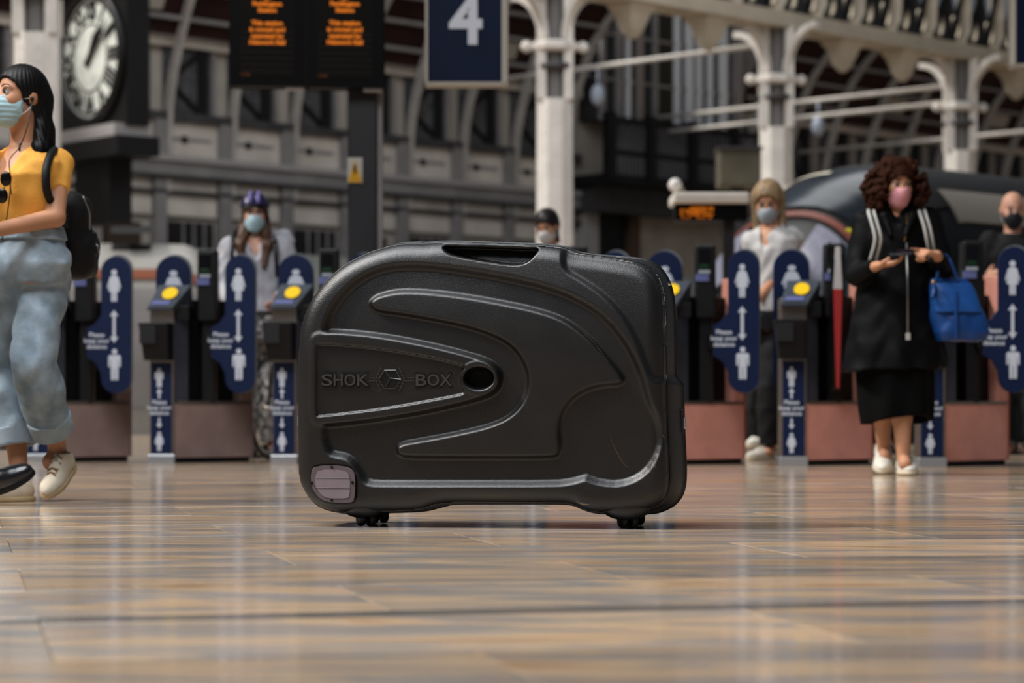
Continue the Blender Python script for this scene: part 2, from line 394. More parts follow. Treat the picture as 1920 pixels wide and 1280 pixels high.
POD = cpoly([(579,715),(579,645),(583,628),(600,621),(650,622),(720,630),(800,645),(870,662),(915,676),(934,692),(939,710),(933,730),(912,744),(860,758),(790,774),(700,788),(620,797),(590,797),(580,785)], 2)
LOGO = cpoly([(592,715),(592,645),(594,644),(596,644),(640,646),(700,652),(780,664),(850,679),(868,685),(872,689),(867,696),(864,708),(866,725),(871,735),(868,739),(800,752),(720,766),(640,776),(598,780),(595,780),(592,777)], 1)
HOLE = [cun(898+27*math.cos(t), 709+20*math.sin(t)) for t in np.linspace(0, 2*PI, 48, endpoint=False)]
BOSS = [cun(898+38*math.cos(t), 709+33*math.sin(t)) for t in np.linspace(0, 2*PI, 48, endpoint=False)]
CORN = cpoly([(1051,440),(1051,485),(1056,505),(1085,522),(1125,547),(1165,587),(1195,640),(1212,690),(1222,711),(1240,713),(1330,713),(1330,440)], 2)
GRIP = cpoly([(823,459),(850,459),(930,461),(990,463),(1004,464),(999,474),(987,488),(972,494),(950,494),(900,487),(850,478),(832,471)], 1)
PLT = cpoly([(583,884),(590,873),(645,873),(663,882),(665,900),(664,938),(655,942),(612,941),(595,930),(584,912)], 1)
def relief(u, z):
    h = -.023*S(polysd(u, z, REC), .028)
    h = np.where(polysd(u, z, CORN) > -.03, h-.013*S(polysd(u, z, CORN), .020), h)
    h = h+.018*S(polysd(u, z, CPL), .019)
    sp = S(polysd(u, z, POD), .018); h = h*(1-sp)+sp*.005
    h = h-.012*S(polysd(u, z, LOGO), .005)
    h = h+.003*S(polysd(u, z, BOSS), .006)
    h = h-.045*S(polysd(u, z, HOLE)-.002, .016)
    h = h-.055*S(polysd(u, z, GRIP), .008)
    h = h-.004*S(polysd(u, z, PLT)+.003, .005)
    return h
def crown(u, z): return .06*(z-.40)**2+.03*u**2+.30*np.maximum(0, z-.50)**2
RR = .052                               # edge rounding
WALLD = .168                            # depth of one shell
def seam(u, z):                         # outward draft towards the seam, fuller behind the lower right side and foot
    return .012*(1-.8*S(z-.55, .3)*S(.40-u, .2))+.006*S(u-.45, .1)+.020*S(u-.45, .1)*S(.44-z, .03)
def shell(step, mirror):
    lo = OUT.min(0); hi = OUT.max(0); gu = np.arange(lo[0], hi[0]+step, step); gz = np.arange(lo[1], hi[1]+step, step)
    U, Z = np.meshgrid(gu, gz, indexing='ij'); sd = polysd(U, Z, OUT); keep = sd > step*.35
    cell = keep[:-1, :-1] & keep[1:, :-1] & keep[1:, 1:] & keep[:-1, 1:]
    used = np.zeros_like(keep)
    for a in (0, 1):
        for c in (0, 1): used[a:keep.shape[0]-1+a, c:keep.shape[1]-1+c] |= cell
    idx = -np.ones(keep.shape, int); idx[used] = np.arange(used.sum()); ci = np.argwhere(cell)
    F = np.stack([idx[ci[:, 0], ci[:, 1]], idx[ci[:, 0]+1, ci[:, 1]], idx[ci[:, 0]+1, ci[:, 1]+1], idx[ci[:, 0], ci[:, 1]+1]], 1)
    from collections import Counter
    ed = {}
    for q in F:
        for i in range(4):
            e = (q[i], q[(i+1) % 4])
            if (e[1], e[0]) in ed: del ed[(e[1], e[0])]
            else: ed[e] = 1
    nxt = {a: b for a, b in ed}; st = next(iter(nxt)); loop = [st]
    while nxt[loop[-1]] != st: loop.append(nxt[loop[-1]])
    u = U[used].copy(); z = Z[used].copy()
    seg0 = np.array(OUT); seg1 = np.roll(seg0, -1, 0)
    nrm = []
    for i in loop:                       # snap the rim onto the outline
        p = np.array([u[i], z[i]]); e = seg1-seg0; t = np.clip(((p-seg0)*e).sum(1)/((e*e).sum(1)+1e-14), 0, 1); q = seg0+e*t[:, None]; j = ((q-p)**2).sum(1).argmin()
        u[i], z[i] = q[j]
    # relax the snapped rim along itself so vertices spread evenly
    lp = np.array(loop); pu, pz = u[lp], z[lp]
    for _ in range(6):
        pu = .5*pu+.25*(np.roll(pu, 1)+np.roll(pu, -1)); pz = .5*pz+.25*(np.roll(pz, 1)+np.roll(pz, -1))
    u[lp], z[lp] = pu, pz
    sd = np.maximum(polysd(u, z, OUT), 0); sd[lp] = 0
    t = np.clip(sd/RR, 0, 1); round_ = RR*(1-np.sqrt(np.maximum(0, 1-(1-t)**2)))
    fall = S(sd-.008, .02); h = relief(u, z); inside_ = np.where(h < -.02, 1, fall)
    dep = round_-h*inside_+crown(u, z)
    tn = np.stack([np.roll(pu, -1)-np.roll(pu, 1), np.roll(pz, -1)-np.roll(pz, 1)], 1); tn /= np.linalg.norm(tn, axis=1)[:, None]+1e-12
    no = np.stack([tn[:, 1], -tn[:, 0]], 1)
    if ((pu-pu.mean())*no[:, 0]+(pz-pz.mean())*no[:, 1]).mean() < 0: no = -no
    for _ in range(10): no = .5*no+.25*(np.roll(no, 1, 0)+np.roll(no, -1, 0))
    verts = list(np.stack([u, z, dep], 1)); faces = [tuple(q) for q in F]; prev = list(lp); off = seam(pu, pz)
    rd = dep[lp]; prof = [(.1, .2), (.35, .5), (.65, .8), (.92, 1.0), (.935, 1.42), (.985, 1.42), (.99, .5), (1., .3)]
    for d, g in prof:
        base = len(verts); extra = .0045 if g > 1 else 0; gg = min(g, 1.)
        verts += [np.array([pu[i]+no[i, 0]*(off[i]*gg+extra), pz[i]+no[i, 1]*(off[i]*gg+extra)*(1 if pz[i] > .13 else .5), rd[i]+(WALLD-rd[i])*d]) for i in range(len(lp))]
        cur = list(range(base, base+len(lp))); n = len(lp)
        faces += [(prev[i], cur[i], cur[(i+1) % n], prev[(i+1) % n])[::-1] for i in range(n)]; prev = cur
    T = 2*WALLD+.004
    V = [cw(a, b, (T-c) if mirror else c) for a, b, c in verts]
    if mirror: faces = [q[::-1] for q in faces]
    return V, faces
obj('front_shell', shell(.0036, False), CASE, case, True)
obj('back_shell', shell(.008, True), CASE, case, True)
def case_mb(): return MB()
# black sheets painting the shade inside the hand grip recess and lock hole
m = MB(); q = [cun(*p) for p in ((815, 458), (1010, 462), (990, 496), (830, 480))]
m.prism(q, lambda a, b, t: cw(a, b, t), .118, .122); m.build('grip_shade', mat('deep_black', '050505', .8), case)
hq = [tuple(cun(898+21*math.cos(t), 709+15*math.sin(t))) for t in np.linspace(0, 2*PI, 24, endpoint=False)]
m = MB(); m.prism(hq, lambda a, b, t: cw(a, b, t), .034, .04); m.build('lock_shade', mat('deep_black', '050505', .8), case)
# hand grip bar along the top
m = MB(); m.tube([cw(*cun(x, y), .075) for x, y in ((812, 458), (830, 456), (900, 457), (980, 460), (1015, 462))], .0065, 10); m.build('grip_bar', CASE, case, True)
m = MB(); m.tube([cw(*cun(x, y), .10) for x, y in ((938, 475), (965, 477), (988, 479))], .0018, 6); m.build('grip_pin', mat('steel_pin', '9aa6b5', .25, 1), case)
# window plate with screws
def pad(poly, d0, d1, nm, mt, par, bev=.0008):
    m = MB(); m.prism(poly, lambda a, b, t: cw(a, b, t), d0, d1); return m.build(nm, mt, par, bevel=bev)
def inset(poly, s):
    poly = np.array(poly); c = poly.mean(0); return c+(poly-c)*np.array(s)
PLTM = mat('smoked_plate', '5b5054', .5, var=.1, scale=30); PLTL = mat('clear_label_window', '7d7176', .35, var=.06, scale=15)
plate = pad(PLT, -.0005, .008, 'window_plate', PLTM, case)
PIN = cpoly([(591,893),(598,880),(642,880),(656,889),(656,931),(648,934),(615,934),(602,927),(592,912)], 1)
pad(PIN, -.0016, .002, 'label_window', PLTL, plate, .0004)
for yy in (895, 914):
    a, b = cun(592, yy), cun(656, yy+1); m = MB(); m.tube([cw(a[0], a[1], -.0018), cw(b[0], b[1], -.0018)], .0011, 5); m.build('window_rib', PLTM, plate)
for x, y in ((622, 875), (622, 937), (584.5, 905), (661, 904)):
    q = cun(x, y); m = MB(); m.ell(cw(q[0], q[1], -.001), .0042, 10, 6); m.build('screw', mat('black_screw', '0c0c0c', .3, .6), plate, True)
# lettering and emblem in the recessed panel
GL = mat('gloss_black_lettering', '383735', .2, spec=.7); DK = mat('letter_shade_and_cube_black', '060606', .5)
ld = .0072
def letters(body, px0, px1, py0, py1, nm, mt, dep, ex, bold=0., grow=0.):
    me = text_mesh(nm, body, 1., 0, 'LEFT', 1., bold=bold); co = np.array([v.co for v in me.vertices]); l0, l1 = co.min(0), co.max(0)
    bpy.data.meshes.remove(me)
    a, b = cun(px0-grow, py1+grow), cun(px1+grow, py0-grow); sx = (b[0]-a[0])/(l1[0]-l0[0]); sz = (b[1]-a[1])/(l1[1]-l0[1])
    me = text_mesh(nm, body, 1., ex/1., 'LEFT', 1., bold=bold)
    for v in me.vertices:
        x, y, zz = v.co; v.co = Vector(cw(a[0]+(x-l0[0])*sx, a[1]+(y-l0[1])*sz, dep-zz))
    return obj(nm, me, mt, case)
for ch, x0, x1 in (('S', 602, 623), ('H', 625, 642), ('O', 645, 666), ('K', 669, 691), ('B', 779, 799), ('O', 801, 823), ('X', 824, 846)):
    letters(ch, x0, x1, 700, 724, 'logo_shadow', DK, ld-.0004, .0006, .04, 2.8)  # dark outline painted as the shadow around each raised letter
    letters(ch, x0, x1, 701, 723, 'logo_letter', GL, ld-.0014, .0016, .01)
letters('2', 848, 854, 690, 700, 'logo_letter', GL, ld, .0012)
def hexp(cx, cy, r, a0=0): return [(cx+r*1.05*math.cos(t+a0), cy+r*math.sin(t+a0)) for t in np.arange(6)*PI/3]
HX = hexp(730.5, 711, 20); cen = (731, 708.5)
em = pad([cun(*p) for p in HX], ld-.0004, ld+.002, 'logo_cube', DK, case, .0003)
for k in range(6):
    a, b = HX[k], HX[(k+1) % 6]; m = MB(); m.tube([cw(*cun(*a), ld-.001), cw(*cun(*b), ld-.001)], .0012, 5); m.build('cube_edge', GL, em)
for k in (0, 2, 4):
    a = HX[(k+0) % 6]; m = MB(); m.tube([cw(*cun(*cen), ld-.001), cw(*cun(*a), ld-.001)], .0012, 5); m.build('cube_edge', GL, em)
ch = MB()
for x in np.arange(692, 707, 3.2):
    for dy in (-2.5, 2.5): ch.ell(cw(*cun(x, 711+dy), ld-.0004), .0019, 6, 4)
for x in np.arange(756, 777, 3.2):
    for dy in (-2.5, 2.5): ch.ell(cw(*cun(x, 711+dy), ld-.0004), .0019, 6, 4)
for sgn in (-1, 1):
    for t in np.linspace(-1, 1, 13):
        x = 730.5+sgn*(27-9*abs(t)); y = 711+t*21; ch.ell(cw(*cun(x, y), ld-.0004), .0018, 6, 4)
c_ = ch.build('logo_chain', GL, case); tag(c_, kind='stuff')
# scratches in the shell
SCR = mat('pale_scratch', '5d4a35', .7)
def hgt(u, z): return float(relief(np.array([u]), np.array([z]))[0])-float(crown(u, z))
def scratch(pts, w):
    m = MB(); pp = spline([cun(*p) for p in pts], 6); n = len(pp); m.tube([cw(a, b, -hgt(a, b)-.0001) for a, b in pp], [w*(.25+.75*math.sin(PI*(i+.3)/n)) for i in range(n)], 4); m.build('scratch', SCR, case)
scratch([(1142,818),(1150,838),(1160,858),(1170,873),(1177,876)], .0009); scratch([(1223,868),(1228,874),(1230,881)], .001)
scratch([(1080,940),(1090,945),(1104,946)], .0016); scratch([(797,751),(812,749),(826,746)], .0008)
scratch([(1060,595),(1110,640),(1140,680)], .0004); scratch([(1242,815),(1246,822)], .0008)
# castors: moulded bowl, fork and twin wheels
RUB = mat('black_rubber_wheel', '0b0b0b', .35)
for px in (672, 1168):
    for dep in (.075, 2*WALLD-.07):
        u0, _ = cun(px, 975); c = lambda a, z, d: cw(u0+a, z, dep+d)
        hs = Vol(np.minimum(c(-.11, 0, -.08), c(.11, 0, .08))-.06, np.maximum(c(-.11, .1, -.08), c(.11, .1, .08))+.03, .004)
        R = np.array([[CE[0], -CM[0], 0], [CE[1], -CM[1], 0], [0, 0, 1.]])
        hs.ell(c(0, .066, 0), (.075, .05, .042), R, .01).half((0, 0, 1), (0, 0, .085))
        hb = hs.build('castor_housing', CASE, case)
        m = MB(); m.tube([c(.0, .05, -.006), c(.006, .018, -.006)], .006, 8); m.build('castor_fork', mat('dark_metal', '1a1a1a', .4, .8), hb, True)
        for s_ in (-1, 1):
            m = MB(); a = c(.006+s_*.0145, .0235, 0); ax = np.array([CE[0], CE[1], 0])*.010
            prof = [(-1, .010), (-1, .019), (-.7, .0228), (0, .0235), (.7, .0228), (1, .019), (1, .010)]
            ang = CE; axv = np.array([math.cos(.55), math.sin(.55), 0])*.0085
            vv = []; ff = []; n = 20; d1 = np.array([-axv[1], axv[0], 0]); d1 /= np.linalg.norm(d1)
            for t, r in prof:
                for k in range(n): vv.append(a+axv*t+d1*r*math.cos(2*PI*k/n)+np.array([0, 0, 1])*r*math.sin(2*PI*k/n))
            for i in range(len(prof)-1):
                for k in range(n): ff.append((i*n+k, i*n+(k+1) % n, (i+1)*n+(k+1) % n, (i+1)*n+k))
            ff += [tuple(range(n)), tuple(range(len(vv)-n, len(vv)))]
            m.add(vv, ff); m.build('castor_wheel', RUB, hb, True)
# latches on the two ends and the hasp on the top corner
CHR = mat('chrome_latch', 'd9dce0', .18, 1)
def latch(u, z, hz, nm='latch', out=1):
    lt = MB(); lt.box((-.004, -.024, -hz), (.006, .024, hz)); M = Matrix(((CE[0], -CM[0], 0, 0), (CE[1], -CM[1], 0, 0), (0, 0, 1, 0), (0, 0, 0, 1)))
    p = cw(u, z, WALLD); lt.v = [np.array(M @ Vector(q))+p for q in lt.v]; b = lt.build(nm, CASE_IN, case, bevel=.002)
    lt = MB(); lt.box((-.002 if out > 0 else -.011, -.014, -hz*.62), (.011 if out > 0 else .002, .014, hz*.3)); lt.v = [np.array(M @ Vector(q))+p for q in lt.v]; lt.build('latch_plate', CHR, b, bevel=.0015)
ur = cun(1283, 790, WALLD)[0]; ul = cun(559, 787, WALLD)[0]
latch(ur-.006, cun(1275, 790)[1], .036); latch(ul+.012, cun(560, 787)[1], .03, out=-1)
hp = MB(); pts = [(1135,486),(1160,483),(1190,489),(1225,506),(1248,530),(1258,560)]
hp.tube([cw(*cun(x, y, WALLD), WALLD) for x, y in pts], .007, 8); hsp = hp.build('seam_flange', CASE, case, True)
for x, y in ((1163, 485), (1185, 488), (1250, 533)):
    m = MB(); m.ell(cw(*cun(x, y, .15), .15), (.013, .01, .006), 10, 6); m.build('hasp_rivet', CHR, hsp, True)
# ------------------------------------------------------------------ station background (its axis runs to the back right at 45 degrees)
WU = np.array([1., 1.])/math.sqrt(2); WN = np.array([1., -1.])/math.sqrt(2); WQ = 46.6
def ws(px):                              # distance along the back wall of a photo column
    a = (px-960)/FPX; X = a*WQ/(1-a); return (X+WQ/2)*math.sqrt(2)
def wz(px, py): a = (px-960)/FPX; return CH+(HOR-py)*(WQ/(1-a))/FPX
def W(s, t, z): q = np.array([-WQ/2, WQ/2])+WU*s+WN*t; return np.array([q[0], q[1], z])
def wbox(mb, s0, s1, t0, t1, z0, z1):
    v = [W(s, t, z) for z in (z0, z1) for s, t in ((s0, t0), (s1, t0), (s1, t1), (s0, t1))]
    return mb.add(v, [(0, 3, 2, 1), (4, 5, 6, 7), (0, 1, 5, 4), (1, 2, 6, 5), (2, 3, 7, 6), (3, 0, 4, 7)])
CREAM = mat('cream_paint', 'c3bbb1', .6, var=.18, scale=1.5); GREYP = mat('grey_paint', '807d7c', .6, var=.15, scale=2)
DGREY = mat('dark_grey_iron', '3c3b3c', .55, var=.2, scale=3); BLK = mat('black_iron', '0c0c0e', .6, var=.2, scale=4)
MAROON = mat('maroon_roof_lining', '260d0b', .7, var=.3, scale=2); WHITEP = mat('white_painted_iron', 'd8d2ca', .5, var=.1, scale=3)
LATT = mat('dark_wall_infill', '4b4b4e', .8, var=.4, scale=6)
SA, SB = ws(-60), ws(2010)
m = MB(); wbox(m, SA-6, SB+6, -.5, -.06, 0, 8.2); wall = m.build('wall_back', mat('wall_stone', 'a59e95', .7, var=.15, scale=1.2)); tag(wall, 'pale station side wall with iron framing behind the platforms', kind='structure')
PITCH = 1.38; bays = np.arange(ws(295)-6*PITCH, SB+2, PITCH)
ORI0, ORI1 = ws(1085), ws(1348)
def rib_t(z): return np.interp(z, [3.9, 4.6, 5.3, 5.8, 6.3, 6.8, 7.2, 7.6, 8.0, 8.5], [.10, .11, .15, .25, .42, .62, .82, 1.15, 1.6, 2.4])
pil_me = rib_me = None
for i, s0 in enumerate(bays):
    inside = ORI0-.2 < s0 < ORI1-.3
    if not inside:
        m = MB(); wbox(m, s0-.11, s0+.13, -.06, .10, 0, 5.15); m.build('pilaster', GREYP, wall)
    m = MB(); zz = np.linspace(3.9, 8.5, 22); w = .085
    for t_off in (0,):
        v = []; 
        for z in zz:
            t = rib_t(z); v += [W(s0+.14, t, z), W(s0+.14+w, t, z), W(s0+.14+w, t-.16, z), W(s0+.14, t-.16, z)]
        n = len(zz); f = []
        for k in range(n-1):
            for j in range(4): f.append((4*k+j, 4*k+(j+1) % 4, 4*k+4+(j+1) % 4, 4*k+4+j))
        m.add(v, f)
    if s0 < ORI0-.3 or s0 > ORI1+.2: m.build('roof_rib', mat('pale_iron_rib', 'a5a19c', .5, var=.12, scale=3), wall)
    s1 = s0+PITCH
    if inside or (s0 < ORI1 and s1 > ORI0): continue
    # bay: lattice infill with cross brace, cornices, panels, vents, openings
    m = MB(); wbox(m, s0+.14, s1-.12, -.06, -.02, 5.2, 6.35); m.build('infill_panel', LATT, wall)
    for za, zb in ((5.25, 5.75), (6.3, 5.8)):
        m = MB(); m.beam(W(s0+.9 if za < 5.5 else s0+.9, .0, za), W(s0+.25, .0, zb), .09, .07); m.build('brace', BLK, wall)
    m = MB(); wbox(m, s0+.85, s0+1.05, -.06, .03, 5.2, 6.35); m.build('mullion', BLK, wall)
    m = MB(); wbox(m, s0+1.14, s0+1.20, -.06, .05, 5.2, 6.35); m.build('mullion', GREYP, wall)
    m = MB(); wbox(m, s0+.12, s1-.11, -.06, .0, 4.5, 5.1); pn = m.build('wall_panel', CREAM, wall)
    m = MB(); wbox(m, s0+.5, s0+.62, -.0, .02, 4.74, 4.86); m.build('vent', BLK, pn)
    m = MB(); wbox(m, s0+.2, s1-.25, -.0, .008, 4.77, 4.83); m.build('vent_band', GREYP, pn)
    m = MB(); wbox(m, s0+.16, s1-.14, -.06, .02, 3.93, 4.18); m.build('wall_panel', CREAM, wall)
    m = MB(); wbox(m, s0+.16, s1-.14, -.06, .02, 3.5, 3.88); m.build('wall_panel', CREAM, wall)
    if i % 2 == 0:
        m = MB(); wbox(m, s0+.22, s1-.22, -.06, .03, 2.75, 3.4); op = m.build('window_opening', mat('dark_glazing', '1b1a1a', .25, var=.3, scale=2), wall)
        m = MB()
        for q in (.3, .55, .8): wbox(m, s0+.22+q*.9, s0+.26+q*.9, .03, .05, 2.75, 3.4)
        m.build('window_bars', GREYP, op)
    else:
        m = MB(); wbox(m, s0+.3, s1-.35, -.06, .02, 2.2, 3.35); m.build('doorway_recess', mat('brown_recess', '3a2e26', .8), wall)
for z0, z1, t, mt, nm in ((5.1, 5.24, .10, DGREY, 'ledge'), (4.18, 4.46, .14, GREYP, 'cornice'), (4.40, 4.5, .2, mat('pale_grey_paint', '989593', .6), 'cornice'), (3.86, 3.93, .1, DGREY, 'ledge'), (6.35, 6.5, .12, CREAM, 'ledge'), (4.12, 4.18, .16, DGREY, 'ledge')):
    for a, b_ in ((SA-4, ORI0), (ORI1, SB+4)):
        m = MB(); wbox(m, a, b_, -.06, t, z0, z1); m.build(nm, mt, wall)
m = MB(); zz = np.linspace(6.5, 8.75, 14); v = []; f = []
for sa, sb in ((SA-6, ORI0-.25), (ORI1+.35, SB+6)):
    v = []; f = []
    for z in zz:
        t = rib_t(min(z, 8.5))-.2+max(0, z-8.5)*2
        v += [W(sa, t, z), W(sb, t, z)]
    for k in range(13): f.append((2*k, 2*k+1, 2*k+3, 2*k+2))
    m.add(v, f); m.add([p+np.array([0, 0, .08]) for p in v], f)
rf = m.build('ceiling', MAROON); tag(rf, 'curved maroon roof lining above the side aisle', kind='structure')
for z in (6.75, 7.2, 7.6, 8.0):
    t = rib_t(z)-.1
    for sa, sb in ((SA-5, ORI0-.25), (ORI1+.35, SB+5)): m = MB(); m.beam(W(sa, t, z), W(sb, t, z), .08, .07); m.build('purlin', GREYP, wall)
# glimpses of skylight panes between the ribs, as pale panels of the lining
for s0 in bays[2::3]:
    if ORI0-1 < s0 < ORI1+.5: continue
    m = MB(); m.add([W(s0+.4, rib_t(6.85)-.14, 6.85), W(s0+1.1, rib_t(6.85)-.14, 6.85), W(s0+1.1, rib_t(7.15)-.14, 7.15), W(s0+.4, rib_t(7.15)-.14, 7.15)], [(0, 1, 2, 3)]); m.add([W(s0+.4, rib_t(6.85)-.16, 6.85), W(s0+1.1, rib_t(6.85)-.16, 6.85), W(s0+1.1, rib_t(7.15)-.16, 7.15), W(s0+.4, rib_t(7.15)-.16, 7.15)], [(0, 3, 2, 1)])
    m.build('roof_panel', mat('pale_roof_panel', '9a958c', .6), rf)
# oriel: bowed white windows over a black iron balcony
ori = empty('oriel_window', W((ORI0+ORI1)/2, 0, 0), 'tall mullioned oriel with a black iron balcony on the station wall', 'oriel window')
GLS = mat('grey_window_glass', '2c2d30', .3, var=.25, scale=1.5); WMUL = mat('white_window_mullion', 'd5d8dc', .5)
m = MB(); wbox(m, ORI0+.05, ORI1-.05, -.05, .45, 5.9, 8.4); m.build('glazing', GLS, ori)
L = ORI1-ORI0
for fr, wd, mt in ((.02, .1, GREYP), (.13, .12, GREYP), (.2, .06, WMUL), (.27, .14, mat('warm_grey_frame', '837c77', .6)), (.39, .07, GREYP), (.54, .10, WMUL), (.62, .16, WMUL), (.70, .10, WMUL), (.78, .1, WMUL), (.87, .18, WMUL), (.97, .16, GREYP)):
    m = MB(); s0 = ORI0+fr*L; wbox(m, s0, s0+wd, .4, .56, 5.9, 8.4); m.build('mullion', mt, ori)
m = MB(); wbox(m, ORI1-.12, ORI1+.28, -.05, .4, 4.2, 8.2); m.build('stone_pier', CREAM, ori)
m = MB(); wbox(m, ORI0+.42*L, ORI0+.52*L, .44, .5, 5.9, 8.3); m.build('dark_shutter', mat('olive_shutter', '24231a', .7), ori)
for z in (6.7, 7.6):
    m = MB(); wbox(m, ORI0, ORI1, .42, .52, z, z+.05); m.build('transom', GREYP, ori)
m = MB(); wbox(m, ORI0-.3, ORI1+.3, -.05, 1.0, 4.62, 4.8); m.build('balcony_floor', BLK, ori)
m = MB(); wbox(m, ORI0-.3, ORI1+.3, .92, 1.02, 5.82, 5.92); m.build('balcony_rail', BLK, ori)
m = MB(); wbox(m, ORI0-.3, ORI1+.3, .93, 1.0, 5.18, 5.28); m.build('balcony_rail', BLK, ori)
for fr in (.0, .25, .52, .80, 1.0):
    m = MB(); s0 = ORI0-.25+fr*(L+.4); wbox(m, s0, s0+.22, .88, 1.06, 4.7, 6.0); m.build('balcony_post', BLK, ori)
for s0 in np.arange(ORI0-.2, ORI1+.25, .115):
    m = MB(); wbox(m, s0, s0+.045, .95, .98, 4.8, 5.85); m.build('baluster', mat('grey_baluster', '4a4c52', .5), ori)
m = MB(); wbox(m, ORI0-.1, ORI1+.1, -.05, .5, 4.1, 4.62); m.build('corbel', DGREY, ori)
# stone face and dark doorway under the oriel
m = MB(); wbox(m, ws(1190), ws(1345), -.05, .12, 0, 4.15)
st = m.build('stone_face', mat('pale_ashlar', '9b9184', .7, var=.12, scale=2), wall)
m = MB(); wbox(m, ws(1112), ws(1168), -.05, .05, 0, 4.1); m.build('doorway', BLK, wall)
m = MB(); wbox(m, ws(1170), ws(1190), -.05, .16, 0, 4.1); m.build('door_jamb', mat('brown_jamb', '4b3a2b', .7), wall)
m = MB(); wbox(m, ws(1085), ws(1112), -.05, .16, 0, 4.15); m.build('pilaster', mat('pale_grey_paint', '989593', .6), wall)

# ---- columns, one row parallel to the wall, carrying the lattice girder
CQ = 35.4
def cpos(px): a = (px-960)/FPX; Y = CQ/(1-a); return np.array([a*Y, Y])
def cbox(mb, c, x0, x1, y0, y1, z0, z1):       # box in station axes around a column centre
    v = [np.array([*(c+WU*x+WN*y), z]) for z in (z0, z1) for x, y in ((x0, y0), (x1, y0), (x1, y1), (x0, y1))]
    return mb.add(v, [(0, 3, 2, 1), (4, 5, 6, 7), (0, 1, 5, 4), (1, 2, 6, 5), (2, 3, 7, 6), (3, 0, 4, 7)])
def column(px, label):
    c = cpos(px); r = empty('iron_column', (c[0], c[1], 0), label, 'column', group='white iron columns')
    ang = [PI/8+k*PI/4 for k in range(8)]
    def ring(rad, z): return [np.array([c[0]+rad*math.cos(t), c[1]+rad*math.sin(t), z]) for t in ang]
    def oct_(name, secs, mt):
        m = MB(); v = []; f = []
        for rad, z in secs: v += ring(rad, z)
        n = len(secs)
        for i in range(n-1):
            for k in range(8): f.append((i*8+k, i*8+(k+1) % 8, (i+1)*8+(k+1) % 8, (i+1)*8+k))
        f += [tuple(range(7, -1, -1)), tuple(range((n-1)*8, n*8))]
        m.add(v, f); return m.build(name, mt, r)
    oct_('base', [(.48, 0), (.48, .35), (.36, .5)], WHITEP)
    sh = oct_('shaft', [(.30, .4), (.285, 4.85)], WHITEP)
    for z in np.arange(1.0, 4.7, .16):
        for t in (PI+.95, PI+1.75):
            m = MB(); m.ell(np.array([c[0]+.275*math.cos(t), c[1]+.275*math.sin(t), z]), .014, 6, 4); m.build('rivet', WHITEP, sh)
    oct_('core', [(.15, 4.85), (.15, 6.5)], mat('core_grey_paint', '6f6d6b', .6))
    for ox, oy in ((-.2, -.13), (.2, -.13), (-.2, .15), (.2, .15)):
        q = c+np.array([ox, oy]); m = MB(); m.beam((*q, 4.85), (*q, 6.5), .15, .14); m.build('post', WHITEP, r)
    oct_('collar', [(.31, 5.30), (.33, 5.34), (.31, 5.38)], DGREY)
    oct_('collar', [(.30, 5.56), (.36, 5.6), (.36, 5.68), (.30, 5.72)], WHITEP)
    for k, sg in ((0, -1), (0, 1)):
        q = c+np.array([1, .1])*sg*.42; m = MB(); m.ell((q[0], q[1], 5.64), (.09, .09, .09), 10, 6); m.beam((*(c+np.array([1, .1])*sg*.25), 5.64), (*q, 5.64), .09, .09); m.build('lug', WHITEP, r)
    for sg in (-1, 1):
        for dv, nm in ((WU, 'bracket'), (WN, 'bracket')):
            m = MB(); pts = []
            for t in np.linspace(0, PI/2, 9): pts.append((*(c+dv*sg*(.24+.62*(1-math.cos(t)))), 5.75+.72*math.sin(t)))
            for a, b_ in zip(pts, pts[1:]): m.beam(a, b_, .13, .1)
            m.build(nm, WHITEP, r)
    return c
cl = [column(70, 'white iron column beside the station clock'), column(1040, 'white riveted iron column rising behind the black case'),
      column(1455, 'white iron column rising behind the blonde woman'), column(1800, 'white iron column to the right of the curly-haired woman')]
c0, c1 = cpos(-250), cpos(2200)
gir = empty('lattice_girder', (*(cpos(1250)), 6.5), 'cream lattice iron girder carried by the white columns', 'girder')
GC = mat('cream_girder_paint', 'bdb3a1', .55, var=.12, scale=2)
m = MB(); m.beam((*c0, 6.62), (*c1, 6.62), .5, .24); m.build('bottom_chord', GC, gir)
m = MB(); m.beam((*c0, 6.50), (*c1, 6.50), .62, .04); m.build('flange', GC, gir)
m = MB(); m.beam((*c0, 8.3), (*c1, 8.3), .5, .24); m.build('top_chord', GC, gir)
gl = np.linalg.norm(c1-c0); n = int(gl/.52)
for i in range(n):
    a = c0+WU*(i*gl/n); b_ = c0+WU*((i+1)*gl/n); q = (a[0]-a[1]*0)
    if a[0] < -1: continue
    m = MB(); m.beam((*(a+WN*.1), 6.7), (*(b_+WN*.1), 8.25), .05, .11); m.build('lattice_bar', BLK, gir)
    m = MB(); m.beam((*(b_-WN*.1), 6.7), (*(a-WN*.1), 8.25), .05, .10); m.build('lattice_bar', DGREY, gir)
    m = MB(); m.beam((*a, 6.7), (*a, 8.25), .12, .14 if i % 2 else .24); m.build('lattice_post', GC if i % 2 == 0 else BLK, gir)
    m = MB()
    for t in np.linspace(0, 2*PI, 12, endpoint=False):
        t2 = t+PI/6; cc = (a+b_)/2
        m.beam((*(cc+WU*.13*math.cos(t)), 7.05+.2*math.sin(t)), (*(cc+WU*.13*math.cos(t2)), 7.05+.2*math.sin(t2)), .06, .05)
    m.build('ornament_ring', GC, gir)
